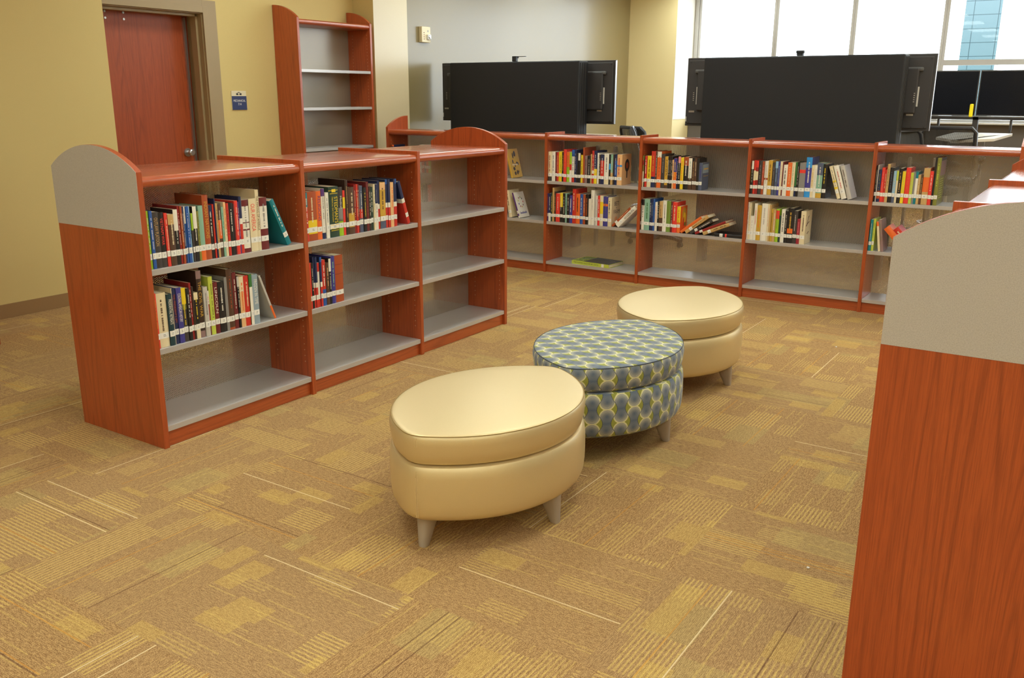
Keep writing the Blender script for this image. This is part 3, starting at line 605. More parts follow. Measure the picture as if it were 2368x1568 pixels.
# colour | look for the label | options: t=title text, s=illegible strokes, tc colour, top/foot/mid bands
STY = {
'A':'''cream|thin pale red-striped|mid=bred:0-0.6;lime|thin lime green|s=white;blue|slim bright blue|s=white;char|dark brown OUTLAW PLATOON|t=OUTLAW PLATOON,tc=tan;black|charcoal VIETNAM WAR|t=VIETNAM WAR,tc=bred,foot=char:0.2;bred|slim orange-red|s=cream;brown|brown and tan spined|s=cream,top=tan:0.2;black|black white-topped|top=white:0.38,s=white;dred|thin dark red|s=white;rust|thin rust red|s=cream;navy|thin dark navy|s=white;white|thin white-topped blue|mid=blue:0-0.7;blue|thin blue|s=white;lblue|thin pale blue|s=blue;char|thin grey and green|top=lime:0.35;black|black white-headed|top=white:0.4,s=white;olive|thin mustard|s=black;sage|sage green orange-footed|foot=orange:0.22;rust|tall rust INDIAN NATIONS|t=INDIAN NATIONS,tc=gold;black|slim black white-lettered|s=white,top=navy:0.2;red|thin red|;navy|tall thin navy|;tan|thin beige|s=brown;brown|brown and orange|mid=orange:0.35-0.7,s=white;sage|thin pale green|s=green;cream|slim yellow-cream|mid=peach:0.5-1,s=rust;red|slim red black-lettered|s=black;black|black white-titled|s=white;maroon|thin maroon|;bred|bright red|s=cream;purple|thin purple|s=white;navy|tall navy, white-banded red|mid=red:0-0.52,mid2=white:0.52-0.62;white|white maroon-banded|top=maroon:0.12,mid=maroon:0.42-0.45,mid2=maroon:0.56-0.58,foot=maroon:0.08,s=gray;cream|cream OUR AMERICA|t=OUR AMERICA,tc=bred;cream|tall cream MAKING OF AMERICA|t=THE MAKING OF AMERICA,tc=brown;maroon|thick maroon and white|mid=white:0.4-0.84,s=gray''',
'B':'''bred|slim orange-red|s=yellow;cream|thick cream|s=brown;dteal|dark teal PRESIDENTIAL RETREATS|t=PRESIDENTIAL RETREATS,tc=white;cream|very thin cream|;navy|navy PRESIDENT'S|t=THE PRESIDENT'S SPY,tc=rust;indigo|indigo COLONIAL AMERICAN HISTORY|t=COLONIAL AMERICAN HISTORY,tc=white;olive|olive yellow-topped|top=yellow:0.3,mid=char:0-0.6,s=yellow;black|slim black|s=white;dred|tall thin red|s=white;dbrown|thin dark brown|;cream|pale yellow black-titled|mid=black:0.3-0.85,s=yellow;dbrown|tallest brown CIVIL WAR|t=THE CIVIL WAR,tc=gold,top=mauve:0.12,foot=mauve:0.1;silver|grey-beige|s=gray;maroon|thin maroon and white|mid=white:0.7-1,s=bred;lime2|lime green|s=olive;maroon|maroon LINCOLN|t=LINCOLN,tc=white;black|thick black white-titled|s=white;gray|thin grey|;brown|tall brown banded|mid=rust:0.0-0.04,s=rust;maroon|slim maroon white-lettered|s=white;black|thin black and white|top=silver:0.2,s=white;peach|peach AMERICAN DEMOCRACY|s=orange,top=cream:0.3;red|red white-lettered|s=cream;green|thin white and green|mid=white:0-0.75;bgray|pale blue FROZEN IN TIME|t=FROZEN IN TIME,tc=white''',
'C':'''red|slim red white-patched|top=teal:0.3,s=white;rust|thick orange-red yellow-banded|mid=yellow:0.14-0.42,s=cream;orange|orange RELIGIONS|t=RELIGIONS,tc=purple;white|white navy-footed|foot=navy:0.12,s=gray,top=purple:0.15;white|white red-dotted|s=slate;dgreen|thick dark green STEDMAN'S|t=STEDMAN'S,tc=yellow,mid=yellow:0.92-0.93;char|black grey and lime Medical|mid=gray:0.3-0.58,foot=lime:0.34,t=Medical,tc=white;bred|thin red yellow-labelled|mid=yellow:0.6-0.85;dbrown|tall dark brown|s=tan;brown|brown portrait-spined|mid=gold:0.15-0.45,s=cream;dred|thin dark red|s=cream;red|slim dark red|s=cream;maroon|thin crimson|s=cream;slate|slate white-titled|s=white,mid=red:0.3-0.5;black|black LINCOLN'S yellow-titled|s=yellow;maroon|tall maroon|s=rust;dbrown|slim dark brown|s=white;dgreen|black-green|s=white;cream|slim pale cream|s=olive;white|white navy-headed|top=navy:0.42,s=gray;navy|tall navy, white-banded red|mid=red:0-0.42,mid2=white:0.42-0.52;gold|mustard portrait-topped|top=peach:0.16,foot=slate:0.16,s=brown;navy|tall navy, white-banded red|mid=red:0-0.42,mid2=white:0.42-0.52,top=blue:0.1;navy|tall navy, white-banded red|mid=red:0-0.42,mid2=white:0.42-0.52;peach|pale orange|s=orange;navy|tall thin navy, white-banded red|mid=red:0-0.42,mid2=white:0.42-0.52;navy|tall navy, white-banded red|mid=red:0-0.42,mid2=white:0.42-0.52,top=blue:0.1''',
'D':'''bred|slim red|;black|slim black|s=white;navy|tall thin navy and red|mid=red:0-0.4,mid2=white:0.4-0.5;navy|tall navy and red|mid=red:0-0.4,mid2=white:0.4-0.5;white|slim white red-topped|top=red:0.2,foot=red:0.2;navy|tall navy, white-banded red|mid=red:0-0.4,mid2=white:0.4-0.5,top=blue:0.1;red|red blue-footed|foot=blue:0.36,s=white;brown|brown multicoloured|s=peach;black|slim black white-topped|top=white:0.28,s=white;indigo|indigo|s=sage;rust|thick red-brown leatherbound|mid=maroon:0.8-0.81,mid2=maroon:0.6-0.61''',
'F':'''cream|cream brown-footed|foot=char:0.15,s=rust;white|white|s=gray;maroon|slim dark maroon|s=pink;red|slim pinkish red|s=peach;yellow|thin yellow|;yellow|yellow black-lettered|s=black;black|slim black|s=yellow;bred|tall red|s=orange;lime|lime and orange|mid=orange:0.5-1,s=green;white|white lime-edged|top=lime:0.4,mid=red:0.4-0.6;blue|blue and white red-footed|mid=white:0.15-0.8,foot=red:0.15,s=navy;navy|slim navy|s=white;black|slim black|s=blue;black|black white-topped|top=white:0.25;brown|very thin brown|;yellow|thin yellow black-lettered|s=black;rust|tallest rust|;mauve|mauve-grey|s=brown;black|thick black|s=silver;tan|thin beige|;red|red white-lettered|s=white,mid=white:0.3-0.4;navy|navy yellow-footed|foot=yellow:0.45,s=white;white|slim white|s=gray;dbrown|thin dark brown|s=white;navy|navy red-centred|mid=red:0.2-0.8,s=white;white|thick white|s=slate,foot=cream:0.2;black|black sky-marked|mid=sky:0.5-0.7;sage|pale sage|mid=tan:0-0.4,s=white;dbrown|slim dark brown|;navy|blue|mid=blue:0.3-0.8,s=white;peach|peach pan-covered|s=red,mid=sky:0.6-0.66''',
'G':'''indigo|slim indigo|s=rust;navy|navy white-footed|foot=white:0.3,s=white;dgreen|thin dark green|s=yellow;tan|tall gold-tan|;dbrown|slim dark|s=tan;bred|thick bright red|s=white;yellow|yellow-topped black|mid=black:0-0.52,s=white;black|black white-lettered|s=white;sage|thin grey-teal|s=dteal;black|black purple-titled|s=white;indigo|purple|s=white;red|tall red|s=cream;orange|orange black-lettered|s=black;blue|mid-blue|s=white;rust|slim orange-red|s=cream;black|black|s=orange;white|short white|s=cream;white|tall white|s=silver;silver|thin light grey|;white|thin white|s=blue;bred|slim red|s=white;cream|cream yellow-striped|mid=yellow:0.4-0.8;indigo|thick indigo|mid=orange:0.68-0.76,s=slate;cream|white BET THE FARM|s=black''',
'H':'''olive|slim olive|foot=cream:0.5,mid=dred:0.7-0.85;black|very thin dark|;red|slim red|s=white;yellow|yellow black-lettered|s=black,foot=cream:0.25;red|tall red navy-footed|foot=navy:0.3,s=gold;brown|tall thin brown|s=white;orange|tall orange white-topped|top=white:0.16,s=rust;char|dark grey|s=gray;gold|gold NINJA|t=NINJA,tc=brown,foot=brown:0.1;black|thin black white-lettered|s=white;dbrown|very thin brown|s=white;black|slim black|s=white;peach|short beige|s=brown;orange|blue-topped orange|top=indigo:0.45,s=yellow;navy|thin navy|s=white;black|pink-topped dark|top=pink:0.2,s=white;yellow|bright yellow|s=orange;black|thick black orange-topped|top=rust:0.27,s=white;brown|white-panelled brown|mid=white:0.36-0.98,s=sage;brown|slim brown|top=black:0.1,s=tan;brown|plain brown|s=cream;black|thin black|;slate|short blue-grey|s=indigo''',
'I':'''black|thin black|s=white;white|white black-lettered|s=black,top=black:0.2;sage|wide sage green|s=green;navy|slim navy|s=white;navy|thin blue-black|s=lblue;blue|thin blue|s=navy;white|short white|s=orange;black|slim dark|s=white;brown|tan-topped dark|top=tan:0.55,s=dbrown;white|white brown-lettered|s=dbrown;olg|olive green|s=olive;maroon|slim maroon|s=white;bred|thick bright red|s=cream;orange|short orange gold-covered|mid=yellow:0.4-1,s=red''',
'J':'''dgreen|thin dark green|s=lime;black|black white-topped|top=white:0.25,s=white;red|slim red white-striped|mid=cream:0.4-0.7;dred|red white-dashed|mid=cream:0.42-0.68,top=bred:0.2;char|charcoal|s=gray;rust|slim red-brown|s=pink;white|white red-dotted|mid=rust:0.44-0.5,s=silver;gold|amber yellow|s=brown;char|slim dark|s=gray,foot=slate:0.2;slate|slate blue|s=lblue,top=lblue:0.2;indigo|slim blue|s=lblue;cream|slim cream|s=silver;maroon|very thin maroon|;white|white black-lettered|s=black;orange|plain orange|s=peach;cream|cream|s=sage;green|green navy-footed|foot=navy:0.3;black|slim black|s=silver;gray|grey orange-spotted|mid=bred:0.7-0.8;indigo|bright blue FINANCIAL AID|top=sky:0.26,foot=sky:0.2,s=white;cream|slim cream|s=gold;white|slim white|s=silver;sage|blue-green orange-footed|top=slate:0.35,foot=gold:0.14,s=white;black|black yellow-lettered|s=yellow''',
'K':'''white|tall white|s=rust;cream|slim tall cream|s=tan;white|short white|s=silver;white|tall slim white|s=red;gold|amber|s=orange;white|thick tall white|s=silver;cream|thin tall cream|s=pink;tan|thin tall tan|;gold|slim golden|s=brown;tan|beige|s=white;lime|lime orange-marked|mid=bred:0.7-0.95,s=olive;dgreen|short dark green|;white|white black-marked|s=black;black|slim black|s=white;black|black orange-marked|mid=orange:0.28-0.42,s=gold;char|dark grey|s=silver;crim|short crimson|s=pink;cream|cream tree-pictured|s=brown''',
'L':'''black|slim black|s=silver;silver|very thin pale|;navy|navy orange-footed|mid=rust:0.1-0.35,s=olive;bred|red|s=pink;red|slim red|s=cream;tan|tall tan striped|s=brown;black|dark|s=slate;lblue|pale|s=tan,foot=slate:0.2;cream|slim greenish cream|mid=lime2:0.7-1;black|black tan-lettered|s=tan;yellow|pale yellow|s=lime2;bred|bright red|s=orange;lime2|pale yellow-green|s=tan;gray|slim grey-green|;teal|teal and white|mid=white:0.3-0.8;tan|slim tan|s=cream;brown|slim brown|s=tan;orange|wide orange and beige|foot=tan:0.35,top=tan:0.25;bred|slim bright red|s=white;black|tall slim black|;olive|tallest olive|s=lime2''',
'M':'''teal|teal|s=white;lime2|yellow-green|s=olive''',
'N':'''navy|navy orange-edged|top=orange:0.06;blue|blue and white|s=white;white|white|s=black;red|red|s=white;navy|navy|s=white;red|bright red|;lime|lime|''',
'O':'''cream|cream|s=brown;olive|olive|s=white;dgreen|dark green|s=white;black|black|;bred|bright red|s=white;red|red|s=white''',
}
ROWS = { # z, side, phrase, group
'A': (LV[2], 'L', 'top shelf, nearest bay of left bookcase'), 'B': (LV[1], 'L', 'middle shelf, nearest bay of left bookcase'),
'C': (LV[2], 'L', 'top shelf, centre bay of left bookcase'), 'D': (LV[1], 'L', 'middle shelf, centre bay of left bookcase'),
'F': (LV[2], 'B', 'top shelf, back bay with flat lime book'), 'G': (LV[1], 'B', 'middle shelf, back bay with flat lime book'),
'H': (LV[2], 'B', 'top shelf, back bay with toppled books'), 'I': (LV[1], 'B', 'middle shelf, back bay with toppled books'),
'J': (LV[2], 'B', 'top shelf, back bay with tall blue book'), 'K': (LV[1], 'B', 'middle shelf, back bay with tall blue book'),
'L': (LV[2], 'B', 'top shelf, rightmost back bay'), 'M': (LV[1], 'B', 'middle shelf, rightmost back bay'),
'N': (LV[2], 'B', 'top shelf, leftmost back bay'), 'O': (LV[1], 'B', 'middle shelf, leftmost back bay'),
'E': (LV[2], 'B', ''), 'P': (LV[1], 'B', ''),
}
used = {}
def book(side, a, z, w, h, col, label, group, opts='', lean=0.0, flat=False, depth=None, cover=None, dy=0.0):
    """spine faces out of the shelf; local x along the shelf, y into it, z up"""
    assert label not in used, label
    used[label] = 1
    rnd = random.Random(int(a * 1000) + int(z * 100))
    d = depth or min(0.27, h * (0.63 + 0.06 * rnd.random()))
    rot = (0, lean, PI / 2 if side == 'L' else 0)
    off = 0.014 + 0.006 * rnd.random() + dy
    zz = z + 0.0006
    if lean > 0: # lowest corner is the lower right one
        zz += w * math.sin(lean)
    loc = (XL - off, a, zz) if side == 'L' else (a, YB + off, zz)
    b = thing('book', label, 'book', loc, rot, group)
    o = dict(x.split('=', 1) for x in opts.split(',') if '=' in x)
    t = min(0.0026, w * 0.2); hard = rnd.random() < 0.6
    e = 0.003 if hard else 0.0006
    m = MB()
    m.box(0.0002, t, 0.002, d, 0, h).box(w - t, w - 0.0002, 0.002, d, 0, h)
    n = 6; bulge = min(0.0035, w * 0.12)
    op = [(0.0002 + (w - 0.0004) * k / n, 0.002 - bulge * math.sin(PI * k / n)) for k in range(n + 1)]
    m.prism(op + [(w - 0.0002, 0.004), (0.0002, 0.004)], 0, h, 'z')
    sp = lambda x: 0.002 - bulge * math.sin(PI * min(max(x / w, 0), 1))
    m.build('cover', bk(col), b, smooth=False)
    MB().box(t + 0.0002, w - t - 0.0002, 0.0045, d - e, e, h - e).build('pages', PAPER, b)
    def strip(name, z0, z1, mat, x0=0.0, x1=1.0, lift=0.0002):
        mm = MB(); pts = [(w * (x0 + (x1 - x0) * k / 6), sp(w * (x0 + (x1 - x0) * k / 6)) - lift) for k in range(7)]
        mm.prism(pts + [(p[0], p[1] + 0.0002) for p in pts[::-1]], z0, z1, 'z'); return mm
    for key in ('top', 'foot', 'mid', 'mid2'):
        if key in o:
            c, fr = o[key].split(':')
            if key == 'top': z0, z1 = h * (1 - float(fr)), h
            elif key == 'foot': z0, z1 = 0, h * float(fr)
            else: q = fr.split('-'); z0, z1 = h * float(q[0]), h * float(q[1])
            strip('b', z0 + 1e-4, z1 - 1e-4, None, 0.01, 0.99, 0.0003).build('spine_band', bk(c), b)
    if 't' in o:
        mm = MB(); zt = h * (0.9 if 'top' not in o else 0.84); zl = min(0.062, 0.3 * h); lh = w * (0.55 if len(o['t']) > 8 else 0.5)
        if o['t'] == "STEDMAN'S":
            add_text(mm, "STEDMAN'S", (w * 0.52, -bulge - 0.0006 + 0.002, h * 0.80), (0, 0, -1), (1, 0, 0), h * 0.52, w * 0.36)
            add_text(mm, "MEDICAL DICTIONARY", (w * 0.28, -bulge - 0.0006 + 0.002, h * 0.80), (0, 0, -1), (1, 0, 0), h * 0.5, w * 0.12)
            for q in (0.86, 0.24, 0.165, 0.13): mm.box(w * .1, w * .9, -bulge + 0.0012, -bulge + 0.0014, h * q, h * (q + 0.01))
            mm.box(w * .3, w * .7, -bulge + 0.0012, -bulge + 0.0014, h * .89, h * .95)
        elif o['t'] == 'Medical':
            add_text(mm, 'Medical', (w * 0.35, -bulge + 0.0014, h * 0.82), (0, 0, -1), (1, 0, 0), h * 0.25, w * 0.34)
        else:
            add_text(mm, o['t'], (w * 0.5 - lh / 2, -bulge + 0.0014, zt), (0, 0, -1), (1, 0, 0), zt - zl - 0.035, lh)
        mm.build('spine_title', bk(o.get('tc', 'white')), b)
    elif 's' in o:
        mm = MB(); zc = h * 0.88; lim = h * (0.3 + 0.15 * rnd.random()); sw = w * (0.17 + 0.13 * rnd.random()); cx = w * (0.4 + 0.15 * rnd.random())
        while zc > lim:
            l = 0.0018 + 0.0034 * rnd.random(); jw = sw * (0.6 + .4 * rnd.random())
            mm.box(cx - jw / 2, cx + jw / 2, -bulge + 0.0013, -bulge + 0.0016, zc - l, zc); zc -= l + 0.0013
            if rnd.random() < 0.14: zc -= 0.007
        mm.build('spine_title', bk(o['s']), b)
    if 'ns' not in o:
        s0 = 0.040 + 0.004 * rnd.random(); mm = strip('s', s0, s0 + 0.026, None, 0.03, 0.97, 0.0009)
        for q in (0.015, 0.009):
            mm.box(w * .36, w * (.5 + .16 * rnd.random()), -bulge + 0.0006, -bulge + 0.0008, s0 + q, s0 + q + 0.002, 1)
        mm.build('call_number_sticker', [STICK, INK], b)
    if 'wrap' in o:
        for key in ('mid', 'mid2'):
            c, fr = o[key].split(':'); q = fr.split('-')
            for xx in (-0.0003, w): MB().box(xx, xx + 0.0003, 0.003, d - 0.001, h * float(q[0]) + 1e-4, h * float(q[1]) - 1e-4).build('cover_band', bk(c), b)
    if cover == 'pan':
        mm = MB(); X = w - 0.0001
        mm.prism([(0.095 + 0.042 * math.cos(t), h * .63 + 0.052 * math.sin(t)) for t in [-PI * .42 + 2 * PI * .92 * k / 31 for k in range(32)]] + [(0.087, h * .22), (0.103, h * .22)], X, X + 0.0004, 'x')
        mm.build('cover_picture', [BLACK2], b); mm = MB()
        mm.prism([(0.095 + 0.022 * math.cos(a * PI / 8), h * .63 + 0.026 * math.sin(a * PI / 8)) for a in range(16)], X + .0004, X + 0.0007, 'x'); mm.build('cover_picture', bk('rust'), b)
    elif cover == 'farm':
        mm = MB(); X = w + 0.0003
        add_text(mm, 'BET', (X, 0.05, h * .70), (0, 1, 0), (0, 0, 1), 0.085, 0.035)
        add_text(mm, 'THE', (X, 0.08, h * .60), (0, 1, 0), (0, 0, 1), 0.02, 0.012)
        add_text(mm, 'FARM', (X, 0.04, h * .42), (0, 1, 0), (0, 0, 1), 0.11, 0.035); mm.build('cover_title', bk('char'), b)
        MB().prism([(0.085 + 0.028 * math.cos(a * PI / 8), h * .24 + 0.02 * math.sin(a * PI / 8)) for a in range(16)], w, w + 0.0004, 'x').build('cover_picture', bk('peach'), b)
    elif cover == 'dots':
        for q in range(9):
            an = 2 * PI * q / 9; rr = 0.036
            MB().prism([(0.082 + rr * math.cos(an) + 0.0065 * math.cos(a * PI / 5), h * .60 + rr * 1.25 * math.sin(an) + 0.009 * math.sin(a * PI / 5)) for a in range(10)], w, w + 0.0004, 'x').build('cover_picture', bk(['red', 'char', 'olg', 'dred', 'lime2', 'indigo', 'crim', 'gold', 'maroon'][q]), b)
        mm = MB()
        for q in range(12): mm.box(w, w + .0004, 0.03 + q * .009, 0.036 + q * .009, h * .14, h * (.20 if q % 5 else .23))
        mm.build('cover_title', bk('indigo'), b)
    elif cover == 'gold':
        mm = MB(); X = w
        rg = random.Random(3)
        for q in range(12):
            cy, cz, s1, s2 = 0.03 + rg.random() * .1, h * (.12 + .8 * rg.random()), .005 + .012 * rg.random(), .008 + .02 * rg.random()
            mm.prism([(cy + s1 * math.cos(a * PI / 5), cz + s2 * math.sin(a * PI / 5)) for a in range(10)], X, X + 0.0003 + q * 2e-5, 'x')
        mm.build('cover_picture', bk('dbrown'), b)
        mm = MB()
        for q in range(7): mm.box(X + .001, X + .0014, 0.035 + q * .013, 0.044 + q * .013, h * .42, h * .47)
        mm.build('cover_title', bk('cream'), b)
    elif cover == 'bands':
        MB().box(w, w + .0004, .008, d - .006, h * .62, h * .94).build('cover_picture', bk('bgray'), b)
        mm = MB()
        for q in range(8): mm.box(w + .0004, w + .0007, 0.03 + q * .012, 0.039 + q * .012, h * .74, h * .8); mm.box(w, w + .0004, 0.03 + q * .012, 0.038 + q * .012, h * .5, h * .52)
        mm.build('cover_title', bk('gold'), b)
    elif cover == 'fire':
        for q, (cy, cz, s1, s2, c) in enumerate([(.08, .62, .045, .32, 'gold'), (.085, .55, .026, .2, 'yellow'), (.07, .4, .012, .18, 'red'), (.1, .3, .02, .08, 'olive')]):
            MB().prism([(cy + s1 * math.cos(a * PI / 8), h * (cz + s2 * math.sin(a * PI / 8))) for a in range(16)], w, w + 0.0003 + q * .0002, 'x').build('cover_picture', bk(c), b)
    elif cover == 'tree':
        mm = MB(); mm.tube([(w, .02, h * .55), (w, .05, h * .62), (w, .09, h * .66)], .0035, 5); mm.tube([(w, .04, h * .6), (w, .06, h * .8), (w, .08, h * .84)], .0025, 5); mm.tube([(w, .06, h * .3), (w, .09, h * .36)], .003, 5)
        mm.build('cover_picture', bk('brown'), b)
    elif cover == 'report':
        MB().box(w, w + .0004, .006, d - .006, h * .62, h * .93).build('cover_picture', bk('mauve'), b)
        MB().box(w, w + .0004, .004, d - .004, h * .935, h * .995).build('cover_picture', bk('black'), b)
        mm = MB()
        for q in range(9): mm.box(w, w + .0004, .04, d - .05, h * (.14 + q * .05), h * (.155 + q * .05))
        mm.build('cover_title', bk('lime2'), b)
    elif cover == 'dark':
        mm = MB(); rg = random.Random(5)
        for q in range(14): mm.box(w, w + .0003, .02 + rg.random() * .09, .03 + rg.random() * .09 + .02, h * (.1 + .06 * q), h * (.12 + .06 * q))
        mm.build('cover_picture', bk('char'), b)
    return b
FLATC = {('F', 30): 'pan', ('G', 23): 'farm', ('H', 22): 'bands', ('I', 13): 'fire', ('J', 23): 'dark', ('K', 17): 'tree', ('L', 20): 'report'}
LIM = {'A': 2.2711 + 0.032, 'B': 2.2711 + 0.032, 'C': 2.2836 + SL + 0.0145, 'D': 2.2836 + SL + 0.0145, 'F': XB + 2 * SB + .0145, 'G': XB + 2 * SB + .0145, 'H': XB + 3 * SB + .0145, 'I': XB + 3 * SB + .0145,
       'J': XB + 4 * SB + .0145, 'K': XB + 4 * SB + .0145, 'L': XB + 5 * SB + .0145, 'M': XB + 5 * SB + .0145, 'N': -5.95, 'O': -5.95}
for R_, g in GEO.items():
    zs, side, ph = ROWS[R_]; st = [x.strip().split('|') for x in STY[R_].split(';')]; gg_ = g.split()
    assert len(st) == len(gg_), (R_, len(st), len(gg_))
    last = LIM[R_]; grp = 'books on the ' + ph
    for k, q in enumerate(gg_):
        a, w_, h_ = [int(v) / 1000 for v in q.split(',')]
        end = a + w_; a = max(a, last); w_ = max(end - a - 0.0004, 0.0045); last = a + w_ + 0.0003
        col, look, op = st[k]
        if st[k][1] and ('tall' in look) and R_ == 'N': pass
        book(side, a, zs, w_, h_, col, '%s book, %s from left, %s' % (look, ORD[k], ph), grp, op, cover=FLATC.get((R_, k)), lean=(0.08 if (R_, k) == ('N', 0) else 0))
D2R = math.radians
def lean(side, x, z, w, h, col, label, group, deg, opts='', cover=None, depth=None, dz=0.0):
    book(side, x, z + dz, w, h, col, label, group, opts, lean=D2R(deg), cover=cover, depth=depth)
gA, gB, gC = ('books on the ' + ROWS[k][2] for k in 'ABC')
lean('L', 3.090, LV[2], 0.028, 0.25, 'teal', 'teal book leaning left at the right end of the nearest top shelf', gA, -24, 's=white')
lean('L', 2.975, LV[1], 0.012, 0.245, 'silver', 'pale grey-blue paperback leaning left on the nearest middle shelf', gB, -20.5, 'foot=orange:0.3,ns=1')
lean('L', 4.020, LV[2], 0.024, 0.262, 'navy', 'navy, white and red book leaning left, centre bay of left bookcase', gC, -19, 'mid=red:0-0.5,mid2=white:0.5-0.6,wrap=1')
gE = 'books in the back bay beside the left bookcase'
lean('B', -4.520, LV[2], 0.020, 0.26, 'gold', 'gold picture-covered book leaning left on a top shelf, back bay', gE, -15, 'ns=1', 'gold')
lean('B', -4.545, LV[1], 0.034, 0.245, 'cream', 'cream book standing behind the white leaf-covered book', gE, -9, 's=brown')
lean('B', -4.440, LV[1], 0.016, 0.235, 'white', 'white book with a ring of coloured leaves on its cover, purple spine', gE, -19, 'mid=purple:0.08-1', 'dots', 0.165)
gG = 'books on the ' + ROWS['G'][2]; gI = 'books on the ' + ROWS['I'][2]; gJ = 'books on the ' + ROWS['J'][2]; gM = 'books on the ' + ROWS['M'][2]
lean('B', -3.4920, LV[1], 0.020, 0.232, 'rust', 'red book leaning right beneath the white THE FREEDOM book', gG, 45, 's=cream')
lean('B', -3.4525, LV[1], 0.036, 0.238, 'white', 'thick white THE FREEDOM book leaning right against the divider', gG, 45, 't=THE FREEDOM,tc=black')
pile = [(0.022, 0.215, 'orange', 'toppled orange book, leftmost of the fallen pile on the middle shelf', 52, 'ns=1'),
        (0.028, 0.232, 'tan', 'toppled tan book with brown lettering, second in the fallen pile', 52, 's=brown'),
        (0.024, 0.212, 'char', 'toppled dark book with white lettering, third in the fallen pile', 58, 's=white'),
        (0.020, 0.272, 'dred', 'toppled dark red book, fourth in the fallen pile', 66, 's=rust'),
        (0.028, 0.232, 'tan', 'toppled yellow-tan book, topmost right of the fallen pile', 66.5, 's=brown')]
px_ = -2.868; pw = pt = None
for w_, h_, c_, l_, dg_, o_ in pile: # each book rests on the one to its right
    if pw is not None: px_ += pw * math.cos(pt) + w_ * math.sin(D2R(dg_)) * math.tan(pt) + 0.0004
    lean('B', px_, LV[1], w_, h_, c_, l_, gI, dg_, o_); pw, pt = w_, D2R(dg_)
lean('B', -2.571, LV[1], 0.027, 0.23, 'black', 'dark book lying flat under the fallen pile', gI, 90, 'mid=bred:0.38-0.44')
gm_ = gJ
lean('B', -1.652, LV[2], 0.024, 0.245, 'cream', 'white and yellow book leaning left after the black yellow-lettered one', gm_, -18.5, 'mid=yellow:0.3-0.36,mid2=yellow:0.5-0.56,s=gray')
lean('B', -1.621, LV[2], 0.036, 0.248, 'white', 'thick white book with red dot leaning left, top shelf', gm_, -18.5, 's=red')
lean('B', -1.578, LV[2], 0.030, 0.25, 'silver', 'grey-covered book, last of the three leaning left on the top shelf', gm_, -17.5, 'ns=1,s=brown')
lean('B', -1.329, LV[1], 0.016, 0.215, 'cream', 'slim cream book leaning left beside the teal and yellow-green ones', gM, -8.5, 'top=orange:0.15,ns=1')
lean('B', -1.312, LV[1], 0.018, 0.23, 'mauve', 'multicoloured book leaning left behind the fallen orange book', gM, -8.5, 's=olive,ns=1')
lean('B', -1.150, LV[1], 0.045, 0.225, 'orange', 'thick orange book fallen left, half hidden by the near bookcase', gM, -44, 'ns=1')
lean('B', -1.086, LV[1], 0.040, 0.225, 'red', 'thick red book fallen left on top of the orange one', gM, -44, 's=cream,ns=1')

# flat lime and grey book on the bottom shelf
fb = thing('book', 'large lime and dark grey book lying flat on the bottom shelf', 'book', (-3.885, 6.838, 0.1006), (0, 0, D2R(-4.5)))
m = MB(); m.box(0, 0.385, 0, 0.245, 0, 0.003).box(0, 0.385, 0, 0.245, 0.027, 0.030).box(0, 0.385, 0, 0.003, 0.003, 0.027); m.build('cover', bk('lime2'), fb)
MB().box(0.004, 0.381, 0.004, 0.241, 0.0032, 0.0268).build('pages', PAPER, fb)
MB().box(0.115, 0.384, 0.003, 0.243, 0.0301, 0.0305).build('cover_picture', bk('char'), fb)
m = MB(); pts = [(0.16 + 0.2 * math.cos(t) + .05, 0.02 + 0.19 * math.sin(t), 0.0308) for t in [PI * (0.15 + .7 * k / 12) for k in range(13)]]; m.tube(pts, 0.0012, 4); m.build('cover_picture', bk('bgray'), fb)
m = MB(); add_text(m, 'THE HUMAN FACE OF BIG DATA', (0.02, -0.0004, 0.009), (1, 0, 0), (0, 0, 1), 0.26, 0.012); m.build('spine_title', bk('dgreen'), fb)
m = MB(); rg = random.Random(9)
for q in range(6):
    for s_ in range(9): m.box(0.012 + q * .017, 0.024 + q * .017, 0.015 + s_ * .024, 0.015 + s_ * .024 + .012 + .01 * rg.random(), 0.0301, 0.0304)
m.build('cover_title', bk('dgreen'), fb)
MB().box(0.31, 0.335, -0.0006, 0, 0.001, 0.029).build('call_number_sticker', STICK, fb)

# ------------------------------------------------------------------ wall things
sg = thing('room_sign', 'blue and white MECHANICAL 714 sign on the yellow wall beside the door', 'sign', (XD + 0.0005, 5.43, 1.405))
MB().box(0, 0.006, 0, 0.163, 0, 0.164).build('backing_plate', plain('sign_cream', C(226, 214, 182), 0.5), sg, bevel=0.001)
MB().box(0.0062, 0.009, 0.001, 0.162, 0.001, 0.119).build('blue_panel', plain('sign_navy', C(36, 50, 98), 0.4), sg, bevel=0.0006)
m = MB(); add_text(m, 'MECHANICAL', (0.0094, 0.016, 0.070), (0, 1, 0), (0, 0, 1), 0.131, 0.019); add_text(m, '714', (0.0094, 0.064, 0.040), (0, 1, 0), (0, 0, 1), 0.036, 0.020)
m.build('lettering', plain('sign_white', C(240, 238, 230), 0.5), sg)
m = MB(); m.box(0.0062, 0.0075, 0.052, 0.075, 0.128, 0.142).box(0.0062, 0.0075, 0.088, 0.111, 0.128, 0.142)
m.prism([(0.05, 0.142), (0.0815, 0.155), (0.113, 0.142), (0.0815, 0.149)], 0.0062, 0.0075, 'x'); m.build('building_emblem', BLACK, sg)

